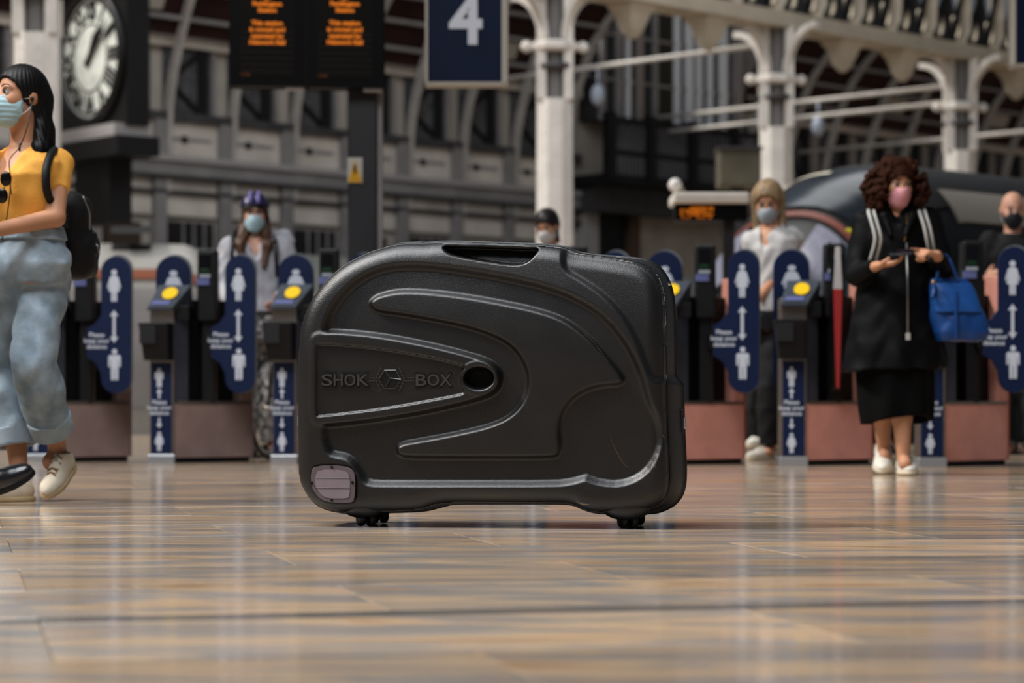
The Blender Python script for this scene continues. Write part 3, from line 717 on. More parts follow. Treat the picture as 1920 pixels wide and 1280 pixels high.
for i, px in enumerate((1185, 1328, 1580, 1692, 1905, 1990)):
    c = cpos(px)
    m = MB(); prof = [(.34, 6.5), (.33, 6.42), (.25, 6.33), (.2, 6.2), (.14, 6.06), (.07, 5.96), (.0, 5.93)]
    v = []; f = []
    for rr, z in prof:
        for x, y in ((-1, -1), (1, -1), (1, 1), (-1, 1)): v.append((*(c+WU*x*max(rr, .012)*.9+WN*y*max(rr, .012)*.75), z))
    for k in range(len(prof)-1):
        for j in range(4): f.append((4*k+j, 4*k+(j+1) % 4, 4*k+4+(j+1) % 4, 4*k+4+j))
    f += [(0, 1, 2, 3), tuple(range(len(v)-4, len(v)))]
    m.add(v, f); m.build('pendant_bracket', GC, gir)
tie = empty('roof_tie_rods', (*cl[3], 6.2), 'white horizontal tie poles running from the columns to the wall', 'tie poles')
for c, z in ((cl[3], 6.05), (cl[3], 5.75), (cl[2], 6.25), (cpos(2080), 5.75)):
    m = MB(); e = c-WN*7.6; m.tube([(*c, z), (*e, z)], .042, 8); m.build('tie_pole', WHITEP if z > 5.7 else mat('pale_grey_paint', '989593', .6), tie, True)
for (c, z), sp in (((cl[3], 6.05), 3.2), ((cl[2], 6.25), 4.)):
    q = c-WN*sp; m = MB(); m.beam((*q, z), (*q, z-.35), .04, .04); m.ell((*q, z-.5), (.13, .13, .2), 10, 6); m.build('pendant_lamp', mat('pale_lamp_shade', 'aab4c4', .3), tie, True)

# ---- the big double-sided clock beside the first column
ck = P(172, 109, 33.5); cn = np.array([-.78, -.62]); cn /= np.linalg.norm(cn); ce = np.array([-cn[1], cn[0]]); ce = ce if ce[0] > 0 else -ce
clock = empty('station_clock', ck, 'large black framed station clock with white skeleton dial beside the column', 'clock')
def ckp(a, z, d=0.): return np.array([*(ck[:2]+ce*a+cn*d), ck[2]+z])
KR = .86
CKB = mat('clock_black', '0f0f10', .45); CKW = mat('clock_pale_glass', 'dfe3da', .35, var=.2, scale=4)
def ckbox(m, a0, a1, z0, z1, d0, d1):
    v = [ckp(a, z, d) for z in (z0, z1) for a, d in ((a0, d0), (a1, d0), (a1, d1), (a0, d1))]; return m.add(v, [(0, 3, 2, 1), (4, 5, 6, 7), (0, 1, 5, 4), (1, 2, 6, 5), (2, 3, 7, 6), (3, 0, 4, 7)])
m = MB(); ckbox(m, -.98, .98, -1.0, 1.0, -.35, 0); m.build('case', CKB, clock)
m = MB(); ckbox(m, -.92, .92, -1.16, -.98, -.4, .16); m.build('ledge', mat('pale_grey_paint', '989593', .6), clock)
m = MB(); ckbox(m, -1.08, 1.08, -1.42, -1.16, -.45, .2); m.build('base_moulding', CKB, clock)
m = MB(); ckbox(m, -.5, .5, -2.3, -1.42, -.35, .0); m.build('bracket', BLK, clock)
m = MB(); ckbox(m, -1.08, 1.08, 1.0, 1.2, -.45, .2); m.build('top_moulding', CKB, clock)
NP = 40
m = MB(); m.prism([(KR*math.cos(t), KR*math.sin(t)) for t in np.linspace(0, 2*PI, NP, endpoint=False)], lambda a, z, d: ckp(a, z, d), .0, .02); dial = m.build('dial', CKW, clock)
m = MB(); m.tube([ckp(.9*math.cos(t), .9*math.sin(t), .03) for t in np.linspace(0, 2*PI, NP, endpoint=False)], .07, 8, closed=True); m.build('bezel', CKB, clock, True)
m = MB(); m.tube([ckp(.47*math.cos(t), .47*math.sin(t), .025) for t in np.linspace(0, 2*PI, NP, endpoint=False)], .012, 6, closed=True); m.build('inner_ring', CKB, dial)
m = MB(); m.tube([ckp(.78*math.cos(t), .78*math.sin(t), .025) for t in np.linspace(0, 2*PI, NP, endpoint=False)], .012, 6, closed=True); m.build('minute_ring', CKB, dial)
for k, num in enumerate(('XII', 'I', 'II', 'III', 'IIII', 'V', 'VI', 'VII', 'VIII', 'IX', 'X', 'XI')):
    th = PI/2-k*PI/6; up = np.array([math.cos(th), math.sin(th)]); rt = np.array([up[1], -up[0]])
    me = text_mesh('numeral', num, .34, .006, 'CENTER', .8, bold=.012)
    for v in me.vertices:
        x, y, z = v.co; q = up*(.63+y)+rt*x; v.co = Vector(ckp(q[0], q[1], .026+z))
    obj('numeral', me, CKB, dial)
def hand(th, L, w, d):
    up = np.array([math.sin(th), math.cos(th)]); rt = np.array([up[1], -up[0]]); m = MB()
    m.prism([tuple(up*y+rt*x) for x, y in ((-w*.5, -.14), (w*.5, -.14), (w, L*.6), (0, L), (-w, L*.6))], lambda a, z, t: ckp(a, z, t), d, d+.012); m.build('clock_hand', CKB, dial)
hand(math.radians(34), .5, .075, .04); hand(math.radians(48), .74, .045, .056)

# ---- departure boards on their post, and platform signs hung from a gantry
GY = 17.0
gan = empty('sign_gantry', (P(678, 750, GY)[0], GY+.12, 0), 'dark steel post with yellow warning triangle carrying the departure boards', 'post')
DST = mat('dark_steel_post', '2b2a2c', .45, .3, var=.1, scale=5)
xa = P(651, 0, GY)[0]; xb = P(706, 0, GY)[0]
m = MB(); m.box((xa, GY+.05, 0), (xb, GY+.22, 3.9)); m.build('post', DST, gan, bevel=.012)
m = MB(); m.box((xb-.005, GY+.09, 0), (xb+.035, GY+.2, 3.6)); m.build('cable_duct', GREYP, gan, bevel=.006)
m = MB(); m.box((-3.0, GY-.1, 3.9), (4.6, GY+.22, 4.05)); m.build('cross_beam', DST, gan, bevel=.01)
m = MB(); m.box((4.45, GY+.05, 0), (4.6, GY+.2, 3.9)); m.build('post', DST, gan, bevel=.01)
q = P(665, 318, GY); wq = .098
m = MB(); m.box((q[0]-.052, GY+.038, q[2]-.09), (q[0]+.052, GY+.051, q[2]+.09)); wp = m.build('warning_plate', mat('sign_white', 'a8a49a', .5), gan)
m = MB(); m.prism([(q[0]-.045, q[2]-.062), (q[0]+.045, q[2]-.062), (q[0], q[2]+.07)], lambda a, z, t: (a, t, z), GY+.031, GY+.037); m.build('warning_triangle', mat('warning_yellow', 'c8930f', .5), wp)
m = MB(); m.prism([(q[0]-.01, q[2]+.035), (q[0]+.012, q[2]+.035), (q[0]+.002, q[2]+.0), (q[0]+.016, q[2]+.0), (q[0]-.008, q[2]-.05), (q[0]-.002, q[2]-.012), (q[0]-.014, q[2]-.012)], lambda a, z, t: (a, t, z), GY+.027, GY+.031); m.build('lightning_bolt', BLK, wp)
m = MB(); m.box((q[0]-.045, GY+.031, q[2]-.085), (q[0]+.045, GY+.037, q[2]-.066)); m.build('caption_strip', mat('warning_yellow', 'c8930f', .5), wp)
LED = mat('amber_led', '2a1200', .6, emit='ff8616', estr=.8); LEDO = mat('dim_amber_led', '201000', .6, emit='a04a08', estr=.3)
BRD = mat('board_black', '050505', .5, spec=.08); SCRM = mat('board_screen', '0a0805', .5, spec=.08)
def board(x0, x1, y1, label, tilt):
    a = P(x0, y1, GY-.05); b_ = P(x1, y1+3, GY+.0); r = empty('departure_board', ((a[0]+b_[0])/2, GY, a[2]), label, 'departure board', group='departure boards')
    dx = (b_[0]-a[0]); f = lambda u, v, t: np.array([a[0]+u*dx, GY-.12+u*.05+t, a[2]+v])
    m = MB(); m.prism([(0, 0), (1, 0), (1, 1.05), (0, 1.05)], f, 0, .16); m.build('housing', BRD, r, bevel=.006)
    m = MB(); m.prism([(.13, .055), (.87, .055), (.87, 1.0), (.13, 1.0)], f, -.004, .001); sc = m.build('screen', SCRM, r)
    for k, v_ in enumerate(np.arange(.10, .40, .045)):
        m = MB(); m.prism([(.15, v_), (.85, v_), (.85, v_+.004), (.15, v_+.004)], f, -.006, -.003); m.build('led_row', mat('led_row_brown', '1d1608', .6), sc)
    X = Vector((dx, .05, 0)).normalized()
    def line(t, py, w, sz=.041):
        v_ = (y1-py)*GY/FPX; me = text_mesh('led_text', t, sz, .001, 'CENTER', 1.12, bold=.002)
        stand(me, f(.5, v_, -.007), X); obj('led_text', me, LED, sc)
    for t, py in (('Welcome', -12), ('to', -1), ('Paddington', 10), ('Station', 22), ('This station', 46), ('is owned and', 58), ('operated by', 70), ('Network Rail', 82)): line(t, py, 1)
    me = text_mesh('led_clock', '13:08', .03, .001, 'LEFT'); stand(me, f(.14, .075, -.007), X); obj('led_clock', me, LEDO, sc)
    m = MB(); m.prism([(.74, -.022), (.98, -.022), (.98, 0), (.74, 0)], f, .02, .1); m.build('foot_clip', mat('pale_grey_paint', '989593', .6), r)
    m = MB(); m.prism([(.4, 1.05), (.6, 1.05), (.6, 3.9-a[2]), (.4, 3.9-a[2])], f, .06, .10); m.build('hanger', DST, r)
board(433, 573, 162, 'left amber dot-matrix departure board above the cyclist', 1)
board(577, 719, 165, 'right amber dot-matrix departure board joined to the post', 1)
NAVY = mat('navy_sign_blue', '05132c', .5, var=.08, scale=6, spec=.12); SWH = mat('sign_lettering_white', 'b9bcc4', .5)
FRM = mat('pale_sign_frame', '9a948a', .5)
def psign(x0, x1, y1, label, num, cx, cy):
    a = P(x0, y1, GY); b_ = P(x1, y1, GY); r = empty('platform_sign', ((a[0]+b_[0])/2, GY, a[2]), label, 'sign', group='platform number signs')
    w = b_[0]-a[0]
    m = MB(); m.box((a[0]+.012, GY-.06, a[2]+.01), (b_[0]-.045, GY+.1, a[2]+.95)); m.build('panel', NAVY, r)
    m = MB(); m.box((b_[0]-.045, GY-.075, a[2]), (b_[0], GY+.12, a[2]+.97)); m.build('frame', FRM, r, bevel=.006)
    m = MB(); m.box((a[0], GY-.075, a[2]), (a[0]+.018, GY+.12, a[2]+.97)); m.build('frame', FRM, r)
    m = MB(); m.box((a[0], GY-.07, a[2]-.012), (b_[0], GY+.12, a[2]+.008)); m.build('frame', FRM, r)
    if num:
        me = text_mesh('number', num, .50, .004, 'CENTER', .92, bold=.012); p = P(cx, cy, GY-.07); stand(me, (p[0], GY-.064, p[2])); obj('number', me, SWH, r)
    for fx in (.25, .75):
        m = MB(); m.box((a[0]+w*fx-.012, GY+.03, a[2]+.95), (a[0]+w*fx+.012, GY+.07, 3.9)); m.build('hanger', DST, r)
psign(798, 953, 158, 'navy platform sign with white numeral 4', '4', 874, 40)
psign(1896, 2050, 124, 'navy platform sign cut off at the top right corner', '', 1972, 6)
# ------------------------------------------------------------------ ticket gates
STL = mat('brushed_steel', '8c857e', .32, .9, var=.15, scale=8, stretch=(1, 1, 8)); STD = mat('dark_blue_steel', '4a4d58', .3, .6, var=.25, scale=5)
GPINK = mat('warm_lit_panel', 'e09c8b', .42, .1, var=.12, scale=5); GBRN = mat('dim_lit_panel', '8f7872', .42, .15, var=.14, scale=5)  # one panel finish; right gates' warm light and left gates' dimness painted into colour
GBLK = mat('gate_black_plastic', '08080a', .45, var=.2, scale=8); GNAVY = mat('gate_navy', '04183c', .45, var=.1, scale=6)
ICON = mat('pictogram_white', 'c3c8d2', .5); YEL = mat('reader_yellow', 'e0b81c', .45); LAV = mat('lavender_screen', '5c628f', .4)
RDR = mat('reader_grey', '3d434c', .4, var=.1, scale=8); EDGE = mat('paddle_grey_edge', '6c6f72', .4)
REDP = mat('paddle_red', '9c2a2a', .45); GWH = mat('paddle_white', 'b5b0ae', .45); FOOT = mat('foot_plate', 'b3b6ba', .3, .7)
CACHE = {}
SC = 310.                                   # px per metre at the gate line
def shared(key, fn):
    if key not in CACHE: CACHE[key] = fn()
    return CACHE[key]
def mesh_of(mb, bevel=0.):
    me = bpy.data.meshes.new('m'); me.from_pydata([tuple(map(float, p)) for p in mb.v], [], mb.f); me.update()
    bm = bmesh.new(); bm.from_mesh(me)
    if bevel: bmesh.ops.bevel(bm, geom=[e for e in bm.edges if len(e.link_faces) == 2 and e.calc_face_angle(0) > .6], offset=bevel, segments=2, affect='EDGES', profile=.5, clamp_overlap=True)
    bmesh.ops.recalc_face_normals(bm, faces=bm.faces); bm.to_mesh(me); bm.free(); return me
def gz(py): return CH+(HOR-py)/SC
def gx(px): return (px-302)/SC              # measured on the gate whose post stands at column 302
def flat(polys, y, t=.003):
    m = MB()
    for p in polys: m.prism(p, lambda a, z, d: (a, d, z), y, y-t)
    return m
def circ(cx, cz, rx, rz, n=20): return [(cx+rx*math.cos(2*PI*k/n), cz+rz*math.sin(2*PI*k/n)) for k in range(n)]
def icon_woman(cx, top, h, w):
    f = lambda x, y: (cx+x*w, top-y*h)
    return [circ(cx, top-.09*h, .2*w, .085*h), [f(*p) for p in ((-.16, .19), (.16, .19), (.3, .25), (.5, .56), (.42, .6), (.24, .40), (.40, .68), (.2, .70), (.2, 1), (.02, 1), (.02, .72), (-.02, .72), (-.02, 1), (-.2, 1), (-.2, .70), (-.40, .68), (-.24, .40), (-.42, .6), (-.5, .56), (-.3, .25))]]
def icon_man(cx, top, h, w):
    f = lambda x, y: (cx+x*w, top-y*h)
    return [circ(cx, top-.09*h, .2*w, .085*h), [f(*p) for p in ((-.38, .2), (.38, .2), (.5, .25), (.5, .58), (.36, .58), (.34, .34), (.3, .34), (.28, 1), (.03, 1), (.03, .62), (-.03, .62), (-.03, 1), (-.28, 1), (-.3, .34), (-.34, .34), (-.36, .58), (-.5, .58), (-.5, .25))]]
def icon_arrow(cx, top, h, w, up=True, dn=True):
    p = []; a = w*.7
    p += [(cx-.16*w, top-(a if up else 0)), ] if up else [(cx-.16*w, top)]
    if up: p = [(cx-.5*w, top-a), (cx, top), (cx+.5*w, top-a), (cx+.16*w, top-a)]
    else: p = [(cx-.16*w, top), (cx+.16*w, top)]
    if dn: p += [(cx+.16*w, top-h+a), (cx+.5*w, top-h+a), (cx, top-h), (cx-.5*w, top-h+a), (cx-.16*w, top-h+a)]
    else: p += [(cx+.16*w, top-h), (cx-.16*w, top-h)]
    if up: p += [(cx-.16*w, top-a)]
    return [p]
def stadium(x0, x1, z0, z1, n=12):
    r = (x1-x0)/2; cx = (x0+x1)/2
    return [(cx+r*math.cos(t), z1-r+r*math.sin(t)) for t in np.linspace(0, PI, n)]+[(cx+r*math.cos(t), z0+r+r*math.sin(t)) for t in np.linspace(PI, 2*PI, n)]
def txt(key, body, size, pos, line=1.):
    def mk(): return stand(text_mesh(key, body, size, .001, 'CENTER', 1.05, line, bold=.0008), pos)
    return shared(key, mk)
def bxm(key, lo, hi, bevel=.004, taper=1.):
    def mk(): m = MB(); m.box(lo, hi, taper); return mesh_of(m, bevel)
    return shared(key, mk)
CD = np.array([.43, .34]); CL = np.linalg.norm(CD); CD = CD/CL; CB = np.array([-CD[1], CD[0]])
def cabx(key, a0, a1, z0, z1, d0=0., d1=.10, bevel=.004):
    """box along the angled cabinet side: a along it, d behind it"""
    def mk():
        o = np.array([gx(326), .02]); m = MB(); pts = [o+CD*a+CB*d for a, d in ((a0, d0), (a1, d0), (a1, d1), (a0, d1))]
        m.add([(*p, z) for z in (z0, z1) for p in pts], [(0, 3, 2, 1), (4, 5, 6, 7), (0, 1, 5, 4), (1, 2, 6, 5), (2, 3, 7, 6), (3, 0, 4, 7)]); return mesh_of(m, bevel)
    return shared(key, mk)
def part(name, me, m, par): 
    o = bpy.data.objects.new(name, me); COL.objects.link(o); o.parent = par
    if not me.materials: me.materials.append(m)
    elif me.materials[0] != m: o.material_slots[0].link = 'OBJECT'; o.material_slots[0].material = m
    return o
def paddle_front(key, poly, y, icons, par, edge=True):
    def mk():
        m = MB(); m.prism(poly, lambda a, z, d: (a, d, z), y, y+.028); return mesh_of(m, .006)
    p = part('paddle', shared(key, mk), GNAVY, par)
    def mk2():
        c = np.array(poly).mean(0); m = MB(); m.prism([tuple(c+(np.array(q)-c)*1.03+np.array([.012, .004])) for q in poly], lambda a, z, d: (a, d, z), y+.029, y+.045); return mesh_of(m)
    if edge: part('paddle_edge', shared(key+'e', mk2), EDGE, p)
    for i, (nm, polys) in enumerate(icons): part(nm, shared(key+'i%d' % i, lambda: mesh_of(flat(polys, y-.0005))), ICON, p)
    return p
def gate(px, by, label, pink, open_=False, first=False, right_paddle=True):
    Y = FPX*CH/(by-HOR); X = (px-960)*Y/FPX
    g = empty('ticket_gate', (X, Y, 0), label, 'ticket gate', group='row of ticket gates')
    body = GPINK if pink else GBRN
    # pedestal with distancing sticker, card box and reader head
    pd = part('pedestal', bxm('ped', (gx(281), 0, .03), (gx(326), .2, gz(566))), STL, g)
    part('foot_plate', bxm('foot', (gx(278), -.02, 0), (gx(328), .22, .052)), FOOT, g)
    st = part('distancing_sticker', bxm('stk', (gx(283), -.006, gz(850)), (gx(322), .002, gz(680)), .001), GNAVY, g)
    cx = gx(299)
    for nm, key, pl in (('pictogram', 's1', icon_man(cx, gz(690), .115, .05)), ('arrow', 's2', icon_arrow(cx, gz(728), .062, .036, True, False)), ('arrow', 's3', icon_arrow(cx, gz(783), .062, .036, False, True)), ('pictogram', 's4', icon_woman(cx, gz(809), .115, .056))):
        part(nm, shared(key, lambda: mesh_of(flat(pl, -.0065))), ICON, st)
    part('notice_text', txt('stxt', 'Please\nkeep your\ndistance', .034, (cx, -.008, gz(764)), .95), ICON, st)
    def mkb():
        m = MB(); a, b_ = gx(265), gx(326)
        m.add([(a, -.13, gz(606)), (b_-.02, -.13, gz(606)), (b_-.02, -.10, gz(676)), (a+.03, -.10, gz(676)), (a, .0, gz(606)), (b_, .0, gz(606)), (b_, .0, gz(676)), (a+.03, .0, gz(676))], [(0, 1, 2, 3), (4, 7, 6, 5), (0, 4, 5, 1), (1, 5, 6, 2), (2, 6, 7, 3), (3, 7, 4, 0)]); return mesh_of(m, .006)
    bx = part('card_box', shared('cbox', mkb), GBLK, g)
    part('card_box_front', bxm('cbf', (gx(268), -.136, gz(645)), (gx(298), -.128, gz(612)), .002), mat('card_box_grey', '1d1e20', .5), bx)
    def mkr():
        m = MB(); a, b_, c = gx(276), gx(334), gx(356)
        m.add([(a, -.05, gz(582)), (b_-.03, -.05, gz(582)), (c, .20, gz(582)), (a+.05, .20, gz(582)), (a+.012, -.05, gz(574)), (b_-.02, -.05, gz(574)), (c, .075, gz(533)), (a+.06, .075, gz(533))], [(0, 3, 2, 1), (4, 5, 6, 7), (0, 1, 5, 4), (1, 2, 6, 5), (2, 3, 7, 6), (3, 0, 4, 7)]); return mesh_of(m, .005)
    rd = part('reader_head', shared('rdr', mkr), RDR, g)
    part('reader_body', bxm('rbody', (gx(292), .02, gz(600)), (gx(354), .19, gz(573)), .004), GBLK, g)
    sl = (gz(533)-gz(574))/.125
    def on(x, t, up): return (x+.03*t, -.05+.125*t-up*.7, gz(574)+sl*.125*t+up*.7)
    def mkd():
        m = MB(); m.prism(circ(0, 0, .045, .27, 24), lambda a, b_, d: on(gx(313)+a, .55+b_, d), .002, .010); return mesh_of(m)
    part('reader_disc', shared('disc', mkd), YEL, rd)
    def mks():
        m = MB(); m.prism([(gx(284), .04), (gx(318), .04), (gx(321), .2), (gx(287), .2)], lambda a, b_, d: on(a, b_, d), .002, .006); return mesh_of(m)
    part('reader_label', shared('rlab', mks), LAV, rd)
    # cabinet side: lower panel, uprights, dark opening with poles
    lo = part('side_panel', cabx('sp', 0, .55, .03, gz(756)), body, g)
    part('plinth', cabx('pl', .01, .54, 0, .03, .01, .09), GBLK, g)
    part('panel_cap', cabx('pc', .02, .54, gz(758), gz(752), -.004, .1, .002), STL, lo)
    part('upright', cabx('u1', 0, .10, gz(756), gz(545)), STD, g)
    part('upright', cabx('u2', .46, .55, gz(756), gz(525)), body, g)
    part('opening_back', cabx('ob', .10, .46, gz(756), gz(560), .07, .09, .001), GBLK, g)
    part('trim_bar', cabx('tb', .30, .315, gz(754), gz(560), .02, .04, .001), STL, g)
    part('edge_strip', cabx('es', .55, .562, .03, gz(590), .0, .1, .001), mat('warm_lit_edge', 'c46a52', .3, .5) if pink else GBRN, g)  # edge strip colour carries painted warm light on the right-hand gates
    # display head on its pole
    part('display_pole', bxm('dpole', (gx(372), .17, gz(754)), (gx(396), .25, gz(545)), .004), GBLK, g)
    dh = part('display_head', bxm('dhead', (gx(364), .12, gz(600)), (gx(402), .27, gz(466)), .012, .95), GBLK, g)
    part('display_screen', bxm('dscr', (gx(369), .112, gz(506)), (gx(390), .128, gz(474)), .001), mat('dark_screen', '0a0a0d', .2), dh)
    part('status_light', bxm('dled', (gx(371), .110, gz(510)), (gx(388), .128, gz(502)), .001), mat('dim_green', '0a2a16', .4), dh)
    part('display_label', bxm('dlab', (gx(364), .110, gz(533)), (gx(388), .128, gz(520)), .001), LAV, dh)
    part('display_ramp', bxm('dramp', (gx(370), .105, gz(519)), (gx(390), .13, gz(513)), .002), mat('pale_ramp', '8d939c', .4), dh)
    # paddles across the walkway
    s_ = 1.01
    if not open_:
        y = .02; r = (gx(475)-gx(423))/2
        st0 = stadium(gx(423), gx(475), gz(735), gz(480)); n = len(st0)
        poly = st0[:n//2]+[(gx(423), gz(590)), (gx(410), gz(608)), (gx(396), gz(615)), (gx(396), gz(668)), (gx(412), gz(678)), (gx(423), gz(700))]+st0[n//2:]
        c = gx(446)
        pa = paddle_front('padA', poly, y, [('pictogram', icon_woman(c, gz(503), .195, .085)), ('arrow', icon_arrow(c, gz(580), .198, .05)), ('pictogram', icon_man(c+.003, gz(653), .19, .075))], g)
        part('notice_text', txt('ptxt', 'Please\nkeep your\ndistance', .036, (gx(413), y-.0015, gz(638)), 1.), ICON, pa)
    else:
        def mko():
            m = MB(); z0, z1 = gz(738), gz(466); r = .25
            pl = [(y_*1., z) for y_, z in stadium(0, .24, z0, z1)]
            x0 = gx(374); m.prism(pl, lambda a, z, d: (x0+d+.22*(a-.12)*.3, .05+a, z), 0, .07); return mesh_of(m, .02)
        pa = part('paddle', shared('padO', mko), GBLK, g)
        def mkw(k, za, zb, wd):
            def f():
                m = MB(); x0 = gx(374); a0, a1 = x0+.006, x0+.06
                m.add([(a0, .04, za), (a1, .04, za), (a1-wd, .04, zb), (a0+wd, .04, zb), (a0, .055, za), (a1, .055, za), (a1-wd, .055, zb), (a0+wd, .055, zb)], [(0, 1, 2, 3), (7, 6, 5, 4), (0, 4, 5, 1), (1, 5, 6, 2), (2, 6, 7, 3), (3, 7, 4, 0)]); return mesh_of(m, .002)
            return shared(k, f)
        part('red_stripe', mkw('ored', gz(550), gz(728), .018), REDP, pa); part('white_stripe', mkw('owh', gz(550), gz(474), .014), GWH, pa)
    if not open_: part('paddle_hinge', bxm('hngA', (gx(386), .04, gz(657)), (gx(404), .19, gz(628)), .003), GBLK, g)
    if right_paddle:
        part('paddle_hinge', bxm('hngB', (gx(538), .19, gz(660)), (gx(552), .31, gz(625)), .003), GBLK, g)
        y = .30; k_ = 1+.28/14.6; x0, x1 = gx(503+11), gx(565+11); c = gx(535+11)
        paddle_front('padB', stadium(x0, x1, gz(738), gz(474)), y, [('pictogram', icon_woman(c, gz(500), .2, .12)), ('arrow', icon_arrow(c, gz(580), .2, .05)), ('pictogram', icon_man(c, gz(655), .19, .1))], g)
    return g
GP = [(70, 867, 'ticket gate behind the woman in the yellow top', False), (302, 868, 'brown-grey ticket gate nearest the woman in the yellow top, open side on its right', False),
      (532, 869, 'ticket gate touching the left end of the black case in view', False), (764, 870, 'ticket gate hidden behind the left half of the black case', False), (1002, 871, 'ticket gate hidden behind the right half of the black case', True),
      (1243, 872, 'ticket gate painted as warmly lit, just right of the black case', True), (1487, 873, 'ticket gate painted as warmly lit, with the red and white open paddle', True), (1747, 875, 'ticket gate painted as warmly lit, right of the curly-haired woman', True)]
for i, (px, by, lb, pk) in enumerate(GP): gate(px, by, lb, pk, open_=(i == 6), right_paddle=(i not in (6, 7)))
# the left gates keep the dimmer brown-grey panels, without the painted warm light
# ------------------------------------------------------------------ trains at the platforms
def arch(hw, zt, z0, n=28, p=2.4):
    out = []
    for t in np.linspace(0, PI, n):
        c, s_ = math.cos(t), math.sin(t); out.append((-hw*np.sign(c)*abs(c)**(2/p), z0+(zt-z0)*abs(s_)**(2/p)))
    return out
def train(name, o, d, L, hw, zt, z0, nose, mt, label, cat, smooth=True):
    d = np.array(d, float); d /= np.linalg.norm(d); n = np.array([d[1], -d[0]])
    r = empty(name, (*o, 0), label, cat)
    secs = []
    for t in np.linspace(0, 1, 14):
        k = math.sqrt(max(0, 1-(1-t)**2)); secs.append((t*nose, .32+.68*k, z0+(zt-z0)*(.18+.82*k)))
    secs.append((L, 1., zt))
    def pt(ti, w, h, a): # a = arch angle index 0..1
        q = arch(hw*w, h, z0)[a]; return q
    def sp(v, a, off=0.):       # v in section index space, a in 0..1 around
        x = np.interp(v, range(len(secs)), [s[0] for s in secs]); w = np.interp(v, range(len(secs)), [s[1] for s in secs]); h = np.interp(v, range(len(secs)), [s[2] for s in secs])
        th = PI*a; c, s_ = math.cos(th), math.sin(th); p = 2.4
        u = -(hw*w+off)*np.sign(c)*abs(c)**(2/p); z = z0+(h+off-z0)*abs(s_)**(2/p); x = x-off*(1 if v < 6 else 0)
        q = np.array(o)+d*x+n*u; return np.array([q[0], q[1], z])
    def patch(nm, v0, v1, a0, a1, m_, par, off=.0, nv=10, na=14, thick=.02):
        m = MB(); V = [sp(v, a, off) for v in np.linspace(v0, v1, nv) for a in np.linspace(a0, a1, na)]; f = [(i*na+j, i*na+j+1, (i+1)*na+j+1, (i+1)*na+j) for i in range(nv-1) for j in range(na-1)]
        m.add(V, f); B = [sp(v, a, off-thick) for v in np.linspace(v0, v1, nv) for a in np.linspace(a0, a1, na)]; m.add(B, [q[::-1] for q in f]); return m.build(nm, m_, par, smooth, fix=False)
    b_ = patch('body_shell', 0, len(secs)-1, 0, 1, mt, r, 0, 30, 36, .05)
    m = MB(); ring = [sp(0, a) for a in np.linspace(0, 1, 20)]; c = sp(0, .5)*.5+sp(0, 0)*.25+sp(0, 1)*.25; m.add(ring+[c], [(i, i+1, 20) for i in range(19)]+[(19, 0, 20)]); m.build('nose_cap', mt, r, True)
    return r, patch, sp
TG = mat('dark_green_train', '060a0b', .45, var=.2, scale=2); TGL = mat('train_windscreen', '1c242d', .2, var=.5, scale=1.0, spec=.5); TWH = mat('train_pale_edge', 'c9c1b0', .4)
TOR = mat('rusty_stripe', '6e3a30', .5); TLV = mat('lavender_lamp_panel', '7d7f90', .3, var=.2, scale=6, stretch=(6, 6, 1)); TBK = mat('train_black_roof', '060607', .6, var=.2, scale=3)
r, patch, sp = train('train', (2.0, 21.2), (.72, .69), 26, 1.5, 2.56, -.2, 1.9, TG, 'dark green high-speed train with rounded nose behind the right-hand gates', 'train')
patch('roof_skin', 7.5, 14, .30, .70, TBK, r, .015)
ws_ = patch('windscreen', 5.2, 9.5, .24, .74, TGL, r, .02)
patch('windscreen_frame', 5.6, 8.6, .40, .43, TWH, r, .035, 8, 4)
patch('windscreen_frame', 8.4, 8.8, .40, .50, TWH, r, .035, 4, 8)
patch('red_stripe', 4.5, 4.8, .14, .88, TOR, r, .025, 4, 30)
patch('side_edge', .8, 9, .15, .20, TWH, r, .03, 20, 4)
patch('side_window', 5, 13.5, .15, .24, TGL, r, .02, 20, 6)
patch('lamp_panel', 2.0, 4.2, .28, .42, TLV, r, .03, 8, 8)
patch('lamp_panel', 2.0, 4.2, .58, .70, TLV, r, .03, 8, 8)
patch('yellow_panel', 3.7, 4.3, .78, .84, mat('train_yellow', 'c9c02c', .4), r, .045, 4, 5)
patch('body_stripe', 12.0, 13.95, .66, .73, mat('silver_train_body', '8f8980', .4, .3), r, .02, 4, 8)
SIL = mat('silver_train', '8f8c86', .4, .2, var=.1, scale=2); ORS = mat('orange_brown_stripe', '7c4326', .5)
r, patch, sp = train('train', (-3.05, 27.4), (-1, -.10), 7, .9, 2.14, -.2, .7, SIL, 'silver train with an orange stripe at the left platform', 'train')
patch('orange_stripe', 1, 14, .285, .315, ORS, r, .02, 24, 4); patch('grey_lower_side', 2, 14, .05, .26, GREYP, r, .012, 24, 6)
patch('dark_roof_gear', 13.2, 13.5, .44, .56, BLK, r, .12, 4, 8, .12); patch('dark_roof_gear', 13.05, 13.12, .4, .5, BLK, r, .2, 4, 8, .2)
r, patch, sp = train('train_carriage', (-5.6, 34.9), (.70, .72), 15, 1.2, 2.62, -.2, .8, mat('grey_green_carriage', '7d7f7a', .45, var=.1, scale=2), 'grey carriage standing along the far wall behind the post', 'carriage')
patch('window_band', 13.0, 13.98, .80, .87, GLS, r, .02, 6, 5); patch('orange_stripe', 13.0, 13.98, .905, .93, ORS, r, .02, 6, 4); patch('pale_band', 13.0, 13.98, .74, .79, WHITEP, r, .02, 6, 4)
